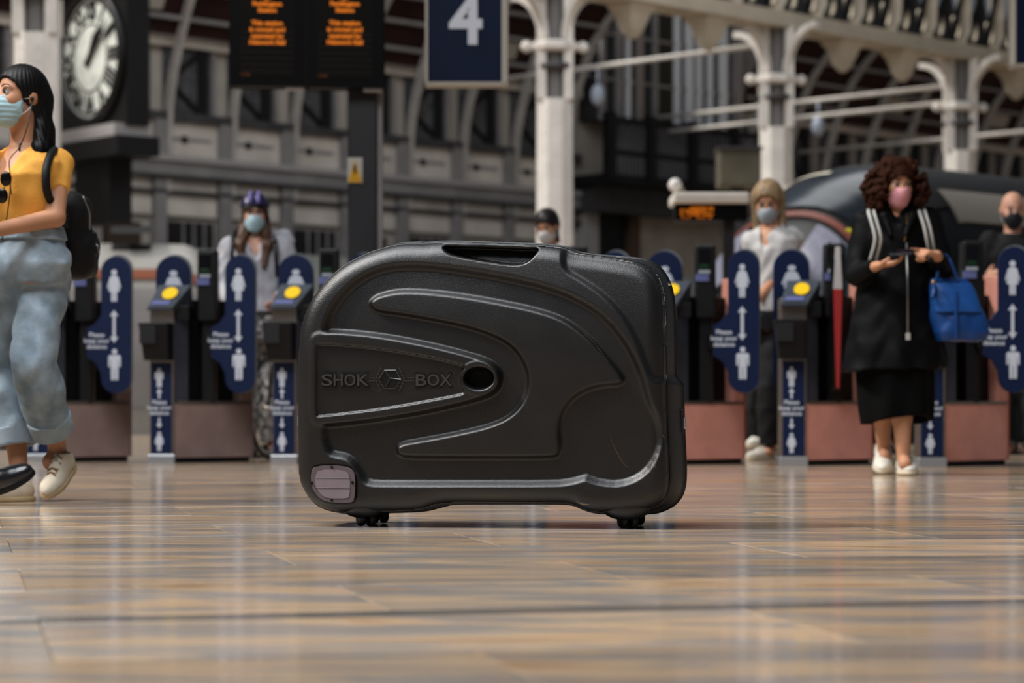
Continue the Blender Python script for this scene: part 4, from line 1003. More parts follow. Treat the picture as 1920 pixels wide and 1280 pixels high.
# ------------------------------------------------------------------ platform display, camera and cabinet seen past the case
q = P(1325, 395, 21); pdis = empty('platform_display', (q[0], 21, 0), 'small amber platform display under a pale canopy right of the case', 'display')
m = MB(); a, b_ = P(1258, 0, 21)[0], P(1400, 0, 21)[0]; zt = P(0, 366, 21)[2]; zb = P(0, 385, 21)[2]
m.box((a, 20.7, zb), (b_, 21.3, zt)); m.build('canopy', WHITEP, pdis, bevel=.02)
m = MB(); m.box((P(1263, 0, 21)[0], 20.8, P(0, 416, 21)[2]), (P(1398, 0, 21)[0], 21.1, zb)); hb = m.build('housing', BRD, pdis, bevel=.01)
for t, x, y, sz in (('Calling at', 1350, 392, .055), ('Reading Oxford', 1318, 399, .06), ('Page 1', 1285, 410, .04)):
    pass
m = MB()
rnd = random.Random(3)
for y in (390, 394, 398, 402, 408):
    for x in np.arange(1276 if y > 393 else 1295, 1338, 3.1):
        if rnd.random() < (.85 if y < 404 else .35):
            a = P(x, y, 20.79); m.box((a[0], 20.785, a[2]-.006), (a[0]+.009, 20.8, a[2]+.007))
tag(m.build('led_dots', LED, hb), kind='stuff')
m = MB(); m.box((q[0]+.14, 20.95, 0), (q[0]+.24, 21.05, zb)); m.build('post', DST, pdis)
q2 = P(1266, 347, 21); cc = empty('cctv_camera', (q2[0], 21, zt), 'white domed security camera on the small platform display', 'camera')
m = MB(); m.ell((q2[0], 21, q2[2]), .06, 16, 10); m.build('dome', mat('white_plastic', 'dedad4', .35), cc, True)
m = MB(); m.tube([(q2[0]+.01, 21, zt-.005), (q2[0]+.07, 21, zt+.04), (q2[0]+.03, 21, q2[2])], .022, 8); m.build('arm', mat('pale_tan', '9b8d78', .5), cc, True)
q3 = P(1382, 315, 30); ob = empty('equipment_cabinet', (q3[0], 30, 0), 'olive grey equipment box behind the blonde woman', 'cabinet')
m = MB(); m.box((P(1346, 0, 30)[0], 29.8, P(0, 352, 30)[2]), (P(1424, 0, 30)[0], 30.3, P(0, 281, 30)[2])); m.build('box', mat('olive_grey_box', '5a5647', .6, var=.15, scale=3), ob, bevel=.02)
m = MB(); m.box((q3[0]-.08, 29.95, 0), (q3[0]+.08, 30.1, P(0, 352, 30)[2])); m.build('post', DGREY, ob)
m = MB(); m.box((P(1343, 0, 30)[0], 29.76, P(0, 283, 30)[2]), (P(1427, 0, 30)[0], 30.34, P(0, 278, 30)[2])); m.build('lid', DGREY, ob)
# ------------------------------------------------------------------ people
def nrm(v): v = np.asarray(v, float); return v/(np.linalg.norm(v)+1e-12)
def vnoise(amp, fx, fy, fz, seed=0.):
    def f(X, Y, Z):
        return amp*(np.sin(fx*X+1.3*np.sin(fz*.5*Z+seed)+seed)*np.cos(fz*Z+1.7*np.sin(fx*.6*X+fy*.7*Y+seed))+.5*np.sin(fy*Y*1.4+fz*1.7*Z+2*np.sin(fx*X+seed)))
    return f
class Person:
    def __init__(s, label, base, H, yaw, skin, J=None, hyaw=None, hpitch=0., hroll=0., vox=.009, build=1., bust=0., head=None):
        s.base = np.array([base[0], base[1], 0.]); s.q = q = H/1.7; s.yaw = yaw; s.vox = vox; s.bw = build*1.0; s.skin = skin
        s.f = np.array([math.sin(yaw), -math.cos(yaw), 0]); s.r = np.array([math.cos(yaw), math.sin(yaw), 0])      # facing, and the person's left
        s.root = empty('person', s.base, label, 'person'); s.bust = bust
        B, f, r = s.base, s.f, s.r; up = np.array([0, 0, 1.]); D = {}
        D['pelvis'] = B+up*.93*q; D['neck'] = B+up*1.42*q; D['head'] = B+up*1.585*q+f*.02
        for n, g in (('L', 1), ('R', -1)):
            D['sh'+n] = B+r*g*.165*q*build+up*1.375*q; D['el'+n] = D['sh'+n]+r*g*.05-up*.28*q; D['wr'+n] = D['el'+n]-up*.24*q+f*.06
            D['hip'+n] = B+r*g*.085*q+up*.88*q; D['kn'+n] = D['hip'+n]-up*.40*q+f*.02; D['an'+n] = B+r*g*.09*q+up*.085*q
        if J:
            for k, v in J.items(): D[k] = np.asarray(v, float)
        s.J = D; hy = yaw if hyaw is None else hyaw
        hf = np.array([math.sin(hy)*math.cos(hpitch), -math.cos(hy)*math.cos(hpitch), math.sin(hpitch)]); hr = np.array([math.cos(hy), math.sin(hy), 0])
        hu = np.cross(hf, hr); hr2 = hr*math.cos(hroll)+hu*math.sin(hroll); hu = np.cross(hf, hr2)
        s.HR = np.stack([hr2, hf, hu], 1)                     # columns: left, forward, up
        s.hand_spec = {}
    def hp(s, x, y, z): return s.J['head']+s.HR@(np.array([x, y, z])*s.q)
    def hx(s): return lambda V: s.J['head']+(V*s.q)@s.HR.T
    def tor(s, inf=0., z0=None, z1=None, pear=1.):
        q, b = s.q, s.bw; P0, P1 = s.J['pelvis'], s.J['neck']; tab = [(-.13, .150, .110), (-.04, .170*pear, .122), (.06, .150, .108), (.15, .126, .094), (.27, .140, .105+s.bust*.3), (.36, .155, .112+s.bust*.5), (.42, .150, .100), (.455, .125, .085), (.49, .07, .065)]
        L = (P1[2]-P0[2])/.49; out = []
        for dz, rx, ry in tab:
            z = P0[2]+dz*L; t = np.clip(dz/.49, -.1, 1); c = P0+(P1-P0)*t+s.f*(s.bust*.35 if .25 < dz < .4 else 0)
            out.append((z, c[0], c[1], rx*q*b+inf, ry*q*b+inf))
        if z0 is not None or z1 is not None:
            A = np.array(out); zz = sorted(set([z0 if z0 is not None else A[0, 0], z1 if z1 is not None else A[-1, 0]]+[z for z in A[:, 0] if (z0 is None or z > z0) and (z1 is None or z < z1)]))
            out = [(z, *[np.interp(z, A[:, 0], A[:, i]) for i in range(1, 5)]) for z in zz]
        return out
    def bounds(s, pts=None, m=.2):
        A = np.array(list(s.J.values()) if pts is None else pts); lo, hi = A.min(0)-m, A.max(0)+m; return lo, hi
    def body(s):
        q, J = s.q, s.J; lo, hi = s.bounds(m=.24); lo[2] = -.02; V = Vol(lo, hi, s.vox)
        V.loft(s.tor(-.006), s.yaw, .03)
        for n in 'LR':
            V.chain([J['sh'+n], J['el'+n]], [.047*q, .036*q], .03); V.chain([J['el'+n], J['wr'+n]], [.037*q, .025*q], .012)
            V.chain([J['hip'+n], J['kn'+n]], [.082*q, .052*q], .03)
            cf = J['kn'+n]*.68+J['an'+n]*.32-s.f*.02; V.chain([J['kn'+n], cf, J['an'+n]], [.05*q, .052*q, .033*q], .02)
            V.ell(J['an'+n]-np.array([0, 0, .03])+s.f*.04, (.035, .035, .035), None, .02)
            s.hand(V, n)
        V.chain([J['neck']-np.array([0, 0, .03]), s.hp(0, -.02, -.05)], [.058*q, .052*q], .03)
        H = s.HR
        def he(c, r, k=.02, op='u'): V.ell(s.hp(*c), np.array(r)*q, H, k*q, op)
        he((0, -.012, .03), (.074, .094, .088)); he((0, .022, -.045), (.056, .068, .066), .03); he((0, .06, -.095), (.026, .024, .022), .03)
        he((.03, .062, -.02), (.03, .03, .03), .025); he((-.03, .062, -.02), (.03, .03, .03), .025)
        V.cap(s.hp(0, .086, .012), s.hp(0, .106, -.03), .009*q, .014*q, .012)
        for g in (1, -1):
            he((g*.031, .098, .010), (.017, .014, .010), .012, 's'); he((g*.076, -.008, -.006), (.010, .020, .030), .006)
            V.cap(s.hp(g*.018, .083, .028), s.hp(g*.045, .074, .026), .008*q, .006*q, .012)
        V.cap(s.hp(-.018, .086, -.062), s.hp(.018, .086, -.062), .008*q, .008*q, .01)
        s.obody = V.build('body', s.skin, s.root); return s
    def hand(s, V, n):
        """palm, four fingers and a thumb; spec = (finger direction, palm normal, curl list, thumb curl)"""
        q = s.q; w = s.J['wr'+n]; fore = nrm(w-s.J['el'+n]); g = 1 if n == 'L' else -1
        d, nn, curl, spread = s.hand_spec.get(n, (fore, nrm(-s.r*g+s.f*.2), (.5, .5, .55, .6), .35))
        d = nrm(d); nn = nrm(nn-d*(nn@d)); sd = np.cross(nn, d)        # sd: sideways across the palm
        thumb_side = nrm(s.f) if True else sd
        ts = 1 if sd@s.hand_thumb.get(n, s.f) > 0 else -1 if hasattr(s, 'hand_thumb') else 1
        V.box(w+d*.045*q, np.array([.036, .045, .014])*q, np.stack([sd, d, nn], 1), .012, .012)
        for i, (o, L) in enumerate(((.028, .075), (.010, .083), (-.009, .077), (-.027, .06))):
            p = w+d*.088*q+sd*ts*o*q; a = 0.; c = curl[i]; r0 = .0092*q
            for k, fr in enumerate((.45, .32, .26)):
                a += c*(.7 if k == 0 else 1.); e = p+(d*math.cos(a)+nn*math.sin(a))*L*fr*q; V.cap(p, e, r0, r0*.9, .004); p = e; r0 *= .92
        p = w+d*.02*q+sd*ts*.03*q; e = p+(d*.65+sd*ts*.62+nn*.25)*.045*q; V.cap(p, e, .0125*q, .0105*q, .01); e2 = e+nrm(d+sd*ts*.2+nn*spread)*.035*q; V.cap(e, e2, .0105*q, .009*q, .004)
    hand_thumb = {}
    def eyes(s, brow='1b1210'):
        for g in (1, -1):
            m = MB(); m.ell(s.hp(g*.031, .0825, .010), .0112*s.q, 12, 8); e = m.build('eye', mat('eye_white', 'cfc8c0', .2), s.root, True)
            m = MB(); m.ell(s.hp(g*.0305, .0925, .009), np.array([.0074, .0040, .0074])*s.q, 10, 6, s.HR); m.build('iris', mat('iris_dark', '1a0f0a', .15), e, True)
            m = MB(); m.tube([s.hp(g*x, y, z) for x, y, z in ((.016, .0885, .012), (.024, .0955, .0185), (.034, .0945, .0195), (.044, .0835, .014))], .0021*s.q, 6); m.build('lash_line', mat('brow_dark', brow, .7), s.root, True)
            m = MB(); m.tube([s.hp(g*x, y, z) for x, y, z in ((.012, .0955, .030), (.026, .0935, .0375), (.04, .0855, .038), (.052, .0735, .030))], [.0022*s.q, .0032*s.q, .003*s.q, .001*s.q], 6); m.build('eyebrow', mat('brow_dark', brow, .7), s.root, True)
    def mask(s, col, name='face_mask', pleat=True, loop='d8d8d8'):
        V = Vol((-.085, -.02, -.13), (.085, .15, .03), .0032)
        V.ell((0, .030, -.045), (.067, .077, .068), None, .01).ell((0, .085, -.035), (.03, .036, .045), None, .03).ell((0, .06, -.09), (.036, .036, .03), None, .03)
        V.half((0, -1, -.25), (0, .012, 0)); V.half((0, .25, 1), (0, .10, -.006)); V.half((0, -.1, -1), (0, 0, -.118))
        V.half((1, -.35, 0), (.062, .03, 0)); V.half((-1, -.35, 0), (-.062, .03, 0))
        if pleat: V.disp(lambda X, Y, Z: .0011*np.sin(Z*330)*(np.abs(X) < .06)+0*Y)
        mk = V.build(name, mat('mask_'+col, col, .75, var=.05, scale=60), s.root, s.hx())
        for g in (1, -1):
            for z in (-.014, -.075):
                m = MB(); m.tube([s.hp(g*.060, .035, z), s.hp(g*.073, .01, z*.7), s.hp(g*.079, -.012, z*.25+.0)], .0016, 6); m.build('ear_loop', mat('loop_'+loop, loop, .7), mk, True)
        return mk
    def top(s, name, m_, inf=.012, up=1., fore=0., hem=None, vdepth=.10, vw=.055, wr=.003, sleeve_inf=.010, seed=0., hemflare=0., collar=None):
        J, q = s.J, s.q; hem = J['pelvis'][2]+.02 if hem is None else hem
        lo, hi = s.bounds([J[k] for k in ('pelvis', 'neck', 'shL', 'shR', 'elL', 'elR', 'wrL', 'wrR')], .16); lo[2] = hem-.03
        V = Vol(lo, hi, min(s.vox, .009)); secs = s.tor(inf, hem, None)
        if hemflare: secs = [(z, a, b, rx+hemflare*max(0, (J['neck'][2]-.25-z)), ry+hemflare*max(0, (J['neck'][2]-.25-z))) for z, a, b, rx, ry in secs]
        V.loft(secs, s.yaw, .02)
        for n in 'LR':
            sh, el, wrp = J['sh'+n], J['el'+n], J['wr'+n]
            e = sh+(el-sh)*min(up, 1.); V.cap(sh, e, .049*q+sleeve_inf+.004, (.040*q+sleeve_inf), .025, cb=(up < 1))
            if fore > 0: V.cap(el, el+(wrp-el)*fore, .038*q+sleeve_inf, .029*q+sleeve_inf, .015, cb=True)
        V.cap(J['neck']-np.array([0, 0, .07])*q, J['neck']+np.array([0, 0, .0]), .085*q, .06*q+inf*.5, .03)
        # neck opening
        nb = J['neck']+np.array([0, 0, .01]); V.cap(nb+s.f*.02, nb+np.array([0, 0, .12]), .062*q, .08*q, .006, op='s')
        if vdepth > .03:
            V.cap(nb+s.f*.06, nb+s.f*.16-np.array([0, 0, vdepth]), vw*q, .008, .006, op='s')
        V.half((0, 0, -1), (0, 0, hem))
        if wr: V.disp(vnoise(wr, 38, 38, 30, seed))
        return V.build(name, m_, s.root)
    def pants(s, name, m_, inf=.014, end=.9, loose=.01, top=None, wr=.004, seed=1., pear=1.):
        J, q = s.J, s.q; top = J['pelvis'][2]+.05 if top is None else top
        lo, hi = s.bounds([J[k] for k in ('pelvis', 'knL', 'knR', 'anL', 'anR', 'hipL', 'hipR')], .17); hi[2] = top+.03; lo[2] = -.01
        V = Vol(lo, hi, min(s.vox, .009)); pass
        for n in 'LR':
            h_, k_, a_ = J['hip'+n], J['kn'+n], J['an'+n]; e = k_+(a_-k_)*end; mid = k_+(e-k_)*.35
            V.cap(h_, k_, .082*q+inf, .050*q+inf+loose*.6, .006); V.chain([k_, mid], [.050*q+inf+loose*.6, .050*q+inf+loose], .006); V.cap(mid, e, .050*q+inf+loose, .040*q+inf+loose, .006, cb=True)
        V.loft(s.tor(inf, None, top, pear), s.yaw, .02)
        V.half((0, 0, 1), (0, 0, top))
        if wr: V.disp(vnoise(wr, 34, 34, 26, seed))
        return V.build(name, m_, s.root)
    def shoe(s, n, upper, sole, heel, toe, upv=(0, 0, 1), lace=None, L=None, wd=.045, high=.075, open_=True, sole_t=.014):
        """shoe from heel point to toe point along the sole's underside"""
        heel = np.asarray(heel, float); toe = np.asarray(toe, float); L = np.linalg.norm(toe-heel); y = nrm(toe-heel); z = np.asarray(upv, float); z = nrm(z-y*(z@y)); x = np.cross(y, z); R = np.stack([x, y, z], 1)
        xf = lambda V: heel+V@R.T
        V = Vol((-.07, -.03, -.005), (.07, L+.03, high+.05), .0042); b = sole_t
        V.ell((0, .05, b+.025), (wd*.82, .055, .045), None, .02).ell((0, L-.085, b+.012), (wd, .088, .036), None, .03).cap((0, .06, b+.03), (0, L-.09, b+.012), wd*.78, wd*.75, .02)
        V.cap((0, .045, b+.03), (0, .035, high+.02), wd*.74, wd*.66, .02); V.cap((0, .06, high), (0, L*.58, b+.03), wd*.5, wd*.45, .03)
        V.half((0, 0, -1), (0, 0, b)); V.half((0, -.42, 1), (0, .05, high))
        if open_: V.cap((0, .045, b+.05), (0, .03, high+.08), wd*.58, wd*.62, .004, op='s')
        so = V.build('shoe', upper, s.root, xf)
        W_ = Vol((-.07, -.03, -.01), (.07, L+.03, .06), .0042)
        W_.ell((0, .05, b*.5), (wd*.92, .06, .05), None, .02).ell((0, L-.088, b*.5), (wd*1.08, .092, .05), None, .03).cap((0, .06, b*.5), (0, L-.09, b*.5), wd*.86, wd*.92, .02)
        W_.half((0, 0, -1), (0, 0, 0)); W_.half((0, 0, 1), (0, 0, b+.006)); W_.build('sole', sole, so, xf)
        if lace:
            for i in range(5):
                t = L*.34+i*.019; u_ = (t-.06)/(L*.58-.06); h = high+(b+.03-high)*u_+wd*(.5-.05*u_)+.0015+.004*i*(u_>.8)
                for g in (1, -1):
                    m = MB(); m.tube([xf(np.array(p)) for p in ((g*.020, t, h-.009), (0, t+.004, h+.001), (-g*.020, t+.012, h-.011))], .0032, 6); m.build('lace', lace, so, True)
        return so
    def hair(s, fn, m_, lo=(-.13, -.16, -.2), hi=(.13, .14, .15), h=.005, name='hair'):
        V = Vol(lo, hi, h); fn(V); return V.build(name, m_, s.root, s.hx())
def cap_hair(V, front=.075, grow=.012, hairline=.052, back=-.07, side=0.):
    """scalp hair following the skull, cut away from the face"""
    V.ell((0, -.014, .032), (.074+grow, .094+grow, .088+grow), None, .01); V.ell((0, -.05, -.02), (.066+grow*.6, .058+grow, .06), None, .03)
    V.ell((0, .098, -.02), (.078, .09, .026+hairline), None, .008, 's')
    
    for g in (1, -1): V.ell((g*.085, .035+side*.2, -.03+side), (.034, .038+side*.3, .052+side*.3), None, .01, 's')
def strands(amp, f): return lambda X, Y, Z: amp*np.sin(f*np.arctan2(X, Y+.02)+6*np.sin(Z*9))+0*Z
SK1 = mat('skin_tan', 'b07e5f', .5, var=.06, scale=12); SK2 = mat('skin_fair', 'b98a74', .5, var=.06, scale=12); SK3 = mat('skin_warm', 'b58263', .5, var=.06, scale=12)
BLKH = mat('black_hair', '050404', .5, spec=.2, var=.3, scale=8, stretch=(6, 6, .6)); BRNH = mat('brown_hair', '4a3222', .5, var=.35, scale=9, stretch=(5, 5, .5)); BLDH = mat('blonde_hair', '9c8463', .5, var=.3, scale=9, stretch=(6, 6, .4), col2='6b5640'); CURH = mat('dark_curly_hair', '2a1409', .8, var=.3, scale=30, spec=.08)
# ---- the woman in the yellow top, walking to the left
YW = 9.07
def py_(x, y, d=0.): return P(x, y, YW+d)
JW = dict(pelvis=py_(50, 480), neck=py_(48, 278, .0), head=py_(38, 183, -.02), shL=py_(110, 306, .03), shR=py_(-26, 302, -.06), elL=py_(104, 408, -.10), wrL=py_(-30, 436, -.26),
          elR=py_(-78, 402, -.06), wrR=py_(-62, 462, -.22), hipL=py_(85, 508, .03), hipR=py_(20, 508, -.03), knL=py_(62, 682, -.12), anL=py_(110, 850, .12), knR=py_(6, 690, .10), anR=py_(36, 885, .05))
w = Person('woman in a yellow crop top, light jeans and pale blue face mask walking left', py_(45, 940)[:2], 1.66, math.radians(-32), SK1, JW, hyaw=math.radians(-44), hpitch=.03, vox=.0075, bust=.03, build=.98)
w.hand_thumb = {'L': np.array([0, 0, 1.]), 'R': np.array([0, 0, 1.])}
w.hand_spec = {'L': (nrm((-1, -.5, .0)), nrm((-.3, -.4, -1)), (.5, .55, .6, .6), .3)}
w.body(); w.eyes()
w.mask('9fbcc4', loop='d5dadb')
YTOP = mat('yellow_cotton', 'e0a043', .8, var=.08, scale=9, bump=.15, bscale=120)
w.top('crop_top', YTOP, .008, up=.52, hem=P(0, 437, YW)[2], vdepth=.15, vw=.062, wr=.0022, sleeve_inf=.006, seed=2.)
JEAN = mat('light_wash_denim', '98a7b3', .85, var=.3, scale=13, bump=.2, bscale=160, col2='74848f')
w.pants('jeans', JEAN, .018, end=.72, loose=.022, top=P(0, 430, YW)[2], wr=.006, seed=3.4, pear=1.04)
for n in 'LR':                                   # turned-up cuffs
    k_, a_ = w.J['kn'+n], w.J['an'+n]; e0 = k_+(a_-k_)*.58; e1 = k_+(a_-k_)*.755
    V = Vol(np.minimum(e0, e1)-.13, np.maximum(e0, e1)+.13, .006); V.cap(e0, e1, .086, .083, .005, ca=True, cb=True).cap(e0, e1+(e1-e0)*.2, .070, .066, .004, op='s', cb=False); V.build('jeans_cuff', mat('denim_cuff', '94a1ab', .85, var=.15, scale=9), w.root)
V = Vol(w.J['pelvis']+np.array([-.3, -.3, 0]), w.J['pelvis']+np.array([.3, .3, .2]), .006); V.loft(w.tor(.0275, P(0, 452, YW)[2], P(0, 431, YW)[2]), w.yaw, .005); V.build('waistband', JEAN, w.root)
def hw(V):
    V.ell((0, -.014, .032), (.085, .105, .099), None, .01); V.ell((0, -.05, -.02), (.072, .068, .06), None, .03); V.ell((0, .095, -.018), (.083, .090, .088), None, .008, 's'); V.ell((.085, .02, -.04), (.02, .03, .04), None, .008, 's'); V.cap((0, -.09, .0), (0, -.10, -.15), .048, .036, .04); V.chain([(.045, -.07, -.06), (.085, -.035, -.2), (.095, .02, -.36)], [.032, .026, .012], .03); V.cap((.02, -.10, -.12), (.05, -.11, -.34), .042, .02, .03); V.cap((-.05, -.06, -.08), (-.08, .0, -.24), .026, .016, .03)
    V.disp(strands(.0016, 34))
w.hair(hw, BLKH, (-.14, -.19, -.40), (.15, .14, .15), .0045)
CREAMS = mat('cream_canvas', 'c9bda9', .7, var=.06, scale=30); CSOLE = mat('cream_sole', 'b39d78', .7); LTAN = mat('tan_laces', '7a5a30', .7)
w.shoe('L', CREAMS, CSOLE, py_(133, 872, .17), py_(86, 936, -.03), upv=nrm((-.15, -.75, .62)), lace=LTAN, wd=.043, high=.088)
w.shoe('R', CREAMS, CSOLE, py_(62, 944, .02)*[1, 1, 0]+[0, 0, .0], py_(-48, 944, -.10)*[1, 1, 0], lace=LTAN, wd=.042, high=.08)
# earphones, sunglasses on the neckline
m = MB(); m.ell(w.hp(.084, .004, -.012), .008, 8, 6); m.build('earbud', mat('earbud_black', '0c0c0c', .3), w.root, True)
m = MB(); m.tube(spline([w.hp(.086, .004, -.02), py_(52, 235, -.13), py_(37, 275, -.13), py_(18, 300, -.15), py_(20, 340, -.18), py_(14, 400, -.19), py_(4, 450, -.22)], 6), .0022, 6); m.build('earphone_cable', mat('cable_black', '0c0c0c', .5), w.root, True)
m = MB(); m.tube([py_(37, 268, -.135), py_(37, 284, -.135)], .004, 6); m.build('cable_remote', mat('cable_black', '0c0c0c', .5), w.root, True)
sg = empty('sunglasses', py_(12, 345, -.2), 'black sunglasses hung on the neckline of the yellow top', 'sunglasses')
for x, y in ((11, 335), (4, 367)):
    m = MB(); m.ell(py_(x, y, -.2), (.022, .008, .028), 12, 8); m.build('lens', mat('sunglass_black', '090909', .12), sg, True)
m = MB(); m.tube([py_(10, 345, -.2), py_(6, 358, -.2)], .003, 6); m.tube([py_(16, 330, -.195), py_(22, 365, -.17)], .0028, 6); m.build('sunglass_frame', mat('gold_frame', '8a6b3a', .3, .8), sg, True)
# her backpack
bp = empty('backpack', py_(150, 520, .22), 'black backpack worn by the woman in the yellow top', 'backpack')
BPK = mat('black_nylon', '050506', .65, var=.2, scale=14, bump=.15, bscale=90)
V = Vol(py_(60, 540, .0)-np.array([0, .05, .05]), py_(215, 320, .5)+np.array([0, .1, .05]), .007)
V.box(py_(128, 440, .26), (.085, .10, .165), None, .07, .02).box(py_(148, 478, .28), (.07, .09, .09), None, .05, .03); V.disp(vnoise(.004, 30, 30, 26, 1.)); V.build('bag_body', BPK, bp)
m = MB(); m.tube(spline([py_(156, 368, .14), py_(160, 378, .135), py_(168, 400, .15), py_(168, 430, .17)], 5), .0035, 6); m.build('zip', mat('zip_metal', '7a7a78', .3, .7), bp, True)
m = MB(); m.tube(spline([py_(112, 290, .10), py_(102, 282, .0), py_(92, 296, -.09), py_(86, 325, -.14), py_(90, 365, -.12), py_(110, 400, -.02), py_(122, 425, .14)], 6), .016, 8); m.build('shoulder_strap', BPK, bp, True)
m = MB(); m.tube([py_(178, 455, .25), py_(183, 462, .24), py_(186, 478, .24)], .004, 6); m.build('zip_pull', mat('zip_metal', '7a7a78', .3, .7), bp, True)
V = Vol(py_(168, 480, .2)-.06, py_(168, 430, .3)+.06, .006); V.box(py_(173, 458, .26), (.018, .03, .05), None, .015); V.build('side_pocket', BPK, bp)

# ---- passer-by at the left edge: only the lifted black shoe is in view
YM = 8.75
def pm(x, y, d=0.): return P(x, y, YM+d)
JM = dict(pelvis=pm(-270, 470), neck=pm(-275, 215), head=pm(-272, 130), shL=pm(-195, 245), shR=pm(-360, 245), elL=pm(-180, 400), elR=pm(-380, 400), wrL=pm(-195, 520, -.1), wrR=pm(-370, 520, -.1),
          hipL=pm(-235, 510), hipR=pm(-310, 510), knL=pm(-140, 700), anL=pm(-42, 875), knR=pm(-310, 720), anR=pm(-315, 915))
mn = Person('man in a dark suit, only his lifted black shoe in view at left edge', pm(-275, 940)[:2], 1.78, math.radians(60), SK2, JM, vox=.012, build=1.12)
mn.body(); DSUIT = mat('dark_suit', '0e0f12', .8, var=.1, scale=12)
mn.top('jacket', DSUIT, .022, fore=.95, hem=pm(0, 540)[2], vdepth=.16, sleeve_inf=.014); mn.pants('trousers', DSUIT, .016, end=.93, loose=.012); mn.hair(lambda V: cap_hair(V), BLKH)
BSH = mat('black_leather', '101114', .22, spec=.6); BSO = mat('black_sole', '0a0a0a', .5)
mn.shoe('L', BSH, BSO, pm(-72, 948, .02), pm(66, 888, -.03), upv=nrm((-.3, -.55, .8)), wd=.046, high=.085, sole_t=.016); mn.shoe('R', BSH, BSO, pm(-350, 945)*[1, 1, 0], pm(-220, 945)*[1, 1, 0], wd=.046, high=.085)

# ---- the curly-haired woman in a black coat, looking at her phone
YC = 12.3
def pc(x, y, d=0.): return P(x, y, YC+d)
JC = dict(pelvis=pc(1682, 560, .03), neck=pc(1683, 395, .02), head=pc(1682, 345, -.03), shL=pc(1742, 412, .02), shR=pc(1622, 416, .02), elL=pc(1768, 505, -.02), wrL=pc(1757, 478, -.26), elR=pc(1606, 515, -.03), wrR=pc(1645, 498, -.25),
          hipL=pc(1708, 590), hipR=pc(1655, 590), knL=pc(1692, 745, -.06), anL=pc(1694, 858, -.04), knR=pc(1655, 740, .05), anR=pc(1657, 845, .18))
c = Person('woman with dark curly hair, pink mask and long black coat reading her phone', pc(1682, 888)[:2], 1.66, math.radians(4), SK3, JC, hyaw=math.radians(8), hpitch=-.22, vox=.008, bust=.02)
c.hand_thumb = {'L': np.array([0, 0, 1.]), 'R': np.array([.2, -.2, 1.])}
c.hand_spec = {'R': (nrm((.85, -.35, .12)), nrm((.1, -.1, 1)), (.45, .5, .55, .6), .5), 'L': (nrm((-.75, -.5, .15)), nrm((-.2, .2, -1)), (.1, 1.1, 1.2, 1.2), .4)}
c.body(); c.eyes(); c.mask('c98b93', loop='b88088', pleat=False)
def hc(V):
    cap_hair(V, grow=.022, hairline=.05); rr = random.Random(5)
    V.ell((0, -.03, -.015), (.125, .105, .115), None, .02)
    for i in range(420):
        a = rr.uniform(.55, 2*PI-.55); z = rr.uniform(-.125, .11); rad = .098+.045*max(0, 1-abs(z+.03)/.14)+rr.uniform(-.012, .015)
        if z > .06: rad *= .8
        x, y = rad*math.sin(a)*1.12, rad*math.cos(a)*1.05-.015
        if y > .055 and abs(x) < .085 and z < .07: continue
        V.ell((x, y, z), (rr.uniform(.011, .019),)*2+(rr.uniform(.010, .018),), None, .008)
    for i in range(24):
        a = rr.uniform(0, 2*PI); V.ell((.06*math.sin(a), .055*math.cos(a)-.01, .115+rr.uniform(-.01, .008)), .026, None, .008)
    V.ell((0, .125, -.02), (.058, .06, .078), None, .01, 's')
    V.disp(lambda X, Y, Z: .0028*np.sin(150*X+3*np.sin(70*Z))*np.sin(140*Z+3*np.sin(80*Y)))
c.hair(hc, CURH, (-.21, -.2, -.2), (.21, .17, .18), .0055)
COAT = mat('black_coat', '060607', .65, spec=.1, var=.25, scale=14, bump=.2, bscale=60); SKRT = mat('black_skirt', '080808', .9, spec=.08, var=.15, scale=10)
# long A-line coat, open collar
J = c.J; lo, hi = np.array(pc(1540, 700, -.5)), np.array(pc(1830, 350, .5)); lo[2] = pc(0, 705)[2]
V = Vol(lo, hi, .008); zz = [(700, 100, .19), (640, 92, .185), (560, 76, .165), (500, 64, .15), (450, 62, .142), (415, 60, .125), (398, 44, .095), (388, 24, .075)]
V.loft([(pc(0, y)[2], pc(1680-(y-390)*.0, 0)[0], YC+.02, wpx*YC/FPX*1.0, dp) for y, wpx, dp in zz], c.yaw, .02, wob=lambda a, Z: .035*np.sin(7*a+1)*np.clip((1.05-Z)/.5, 0, 1))
for n in 'LR':
    sh, el, wr_ = J['sh'+n], J['el'+n], J['wr'+n]; V.cap(sh, el, .068, .058, .03); V.cap(el, el+(wr_-el)*.86, .057, .042, .02, cb=True)
V.cap(pc(1684, 452, -.20), pc(1684, 375, -.06), .012, .055, .01, op='s')
V.half((0.04, 0, -1), pc(1690, 692)); V.disp(vnoise(.0045, 30, 30, 24, 4.)); V.build('coat', COAT, c.root)
V = Vol(pc(1640, 470, -.3), pc(1730, 370, .1), .006)
for g in (-1, 1): V.chain([pc(1684+g*24, 388, .02), pc(1684+g*26, 405, -.09), pc(1684+g*14, 440, -.135)], [.02, .022, .012], .012, flat=None)
V.build('coat_collar', COAT, c.root)
m = MB(); m.tube([pc(1700, 455, -.155), pc(1702, 540, -.185), pc(1702, 630, -.205)], .004, 6); m.build('coat_zip', mat('zip_metal', '7a7a78', .3, .7), c.root, True)
m = MB(); m.box(tuple(pc(1699, 637, -.215)), tuple(pc(1706, 624, -.205))); m.build('zip_slider', mat('pale_zip_pull', 'a8a49c', .4), c.root)
m = MB(); m.tube([pc(1701, 402, -.10), pc(1700, 430, -.13), pc(1696, 452, -.145)], .003, 6); m.build('necklace', mat('gold_chain', 'b08d4a', .3, .9), c.root, True)
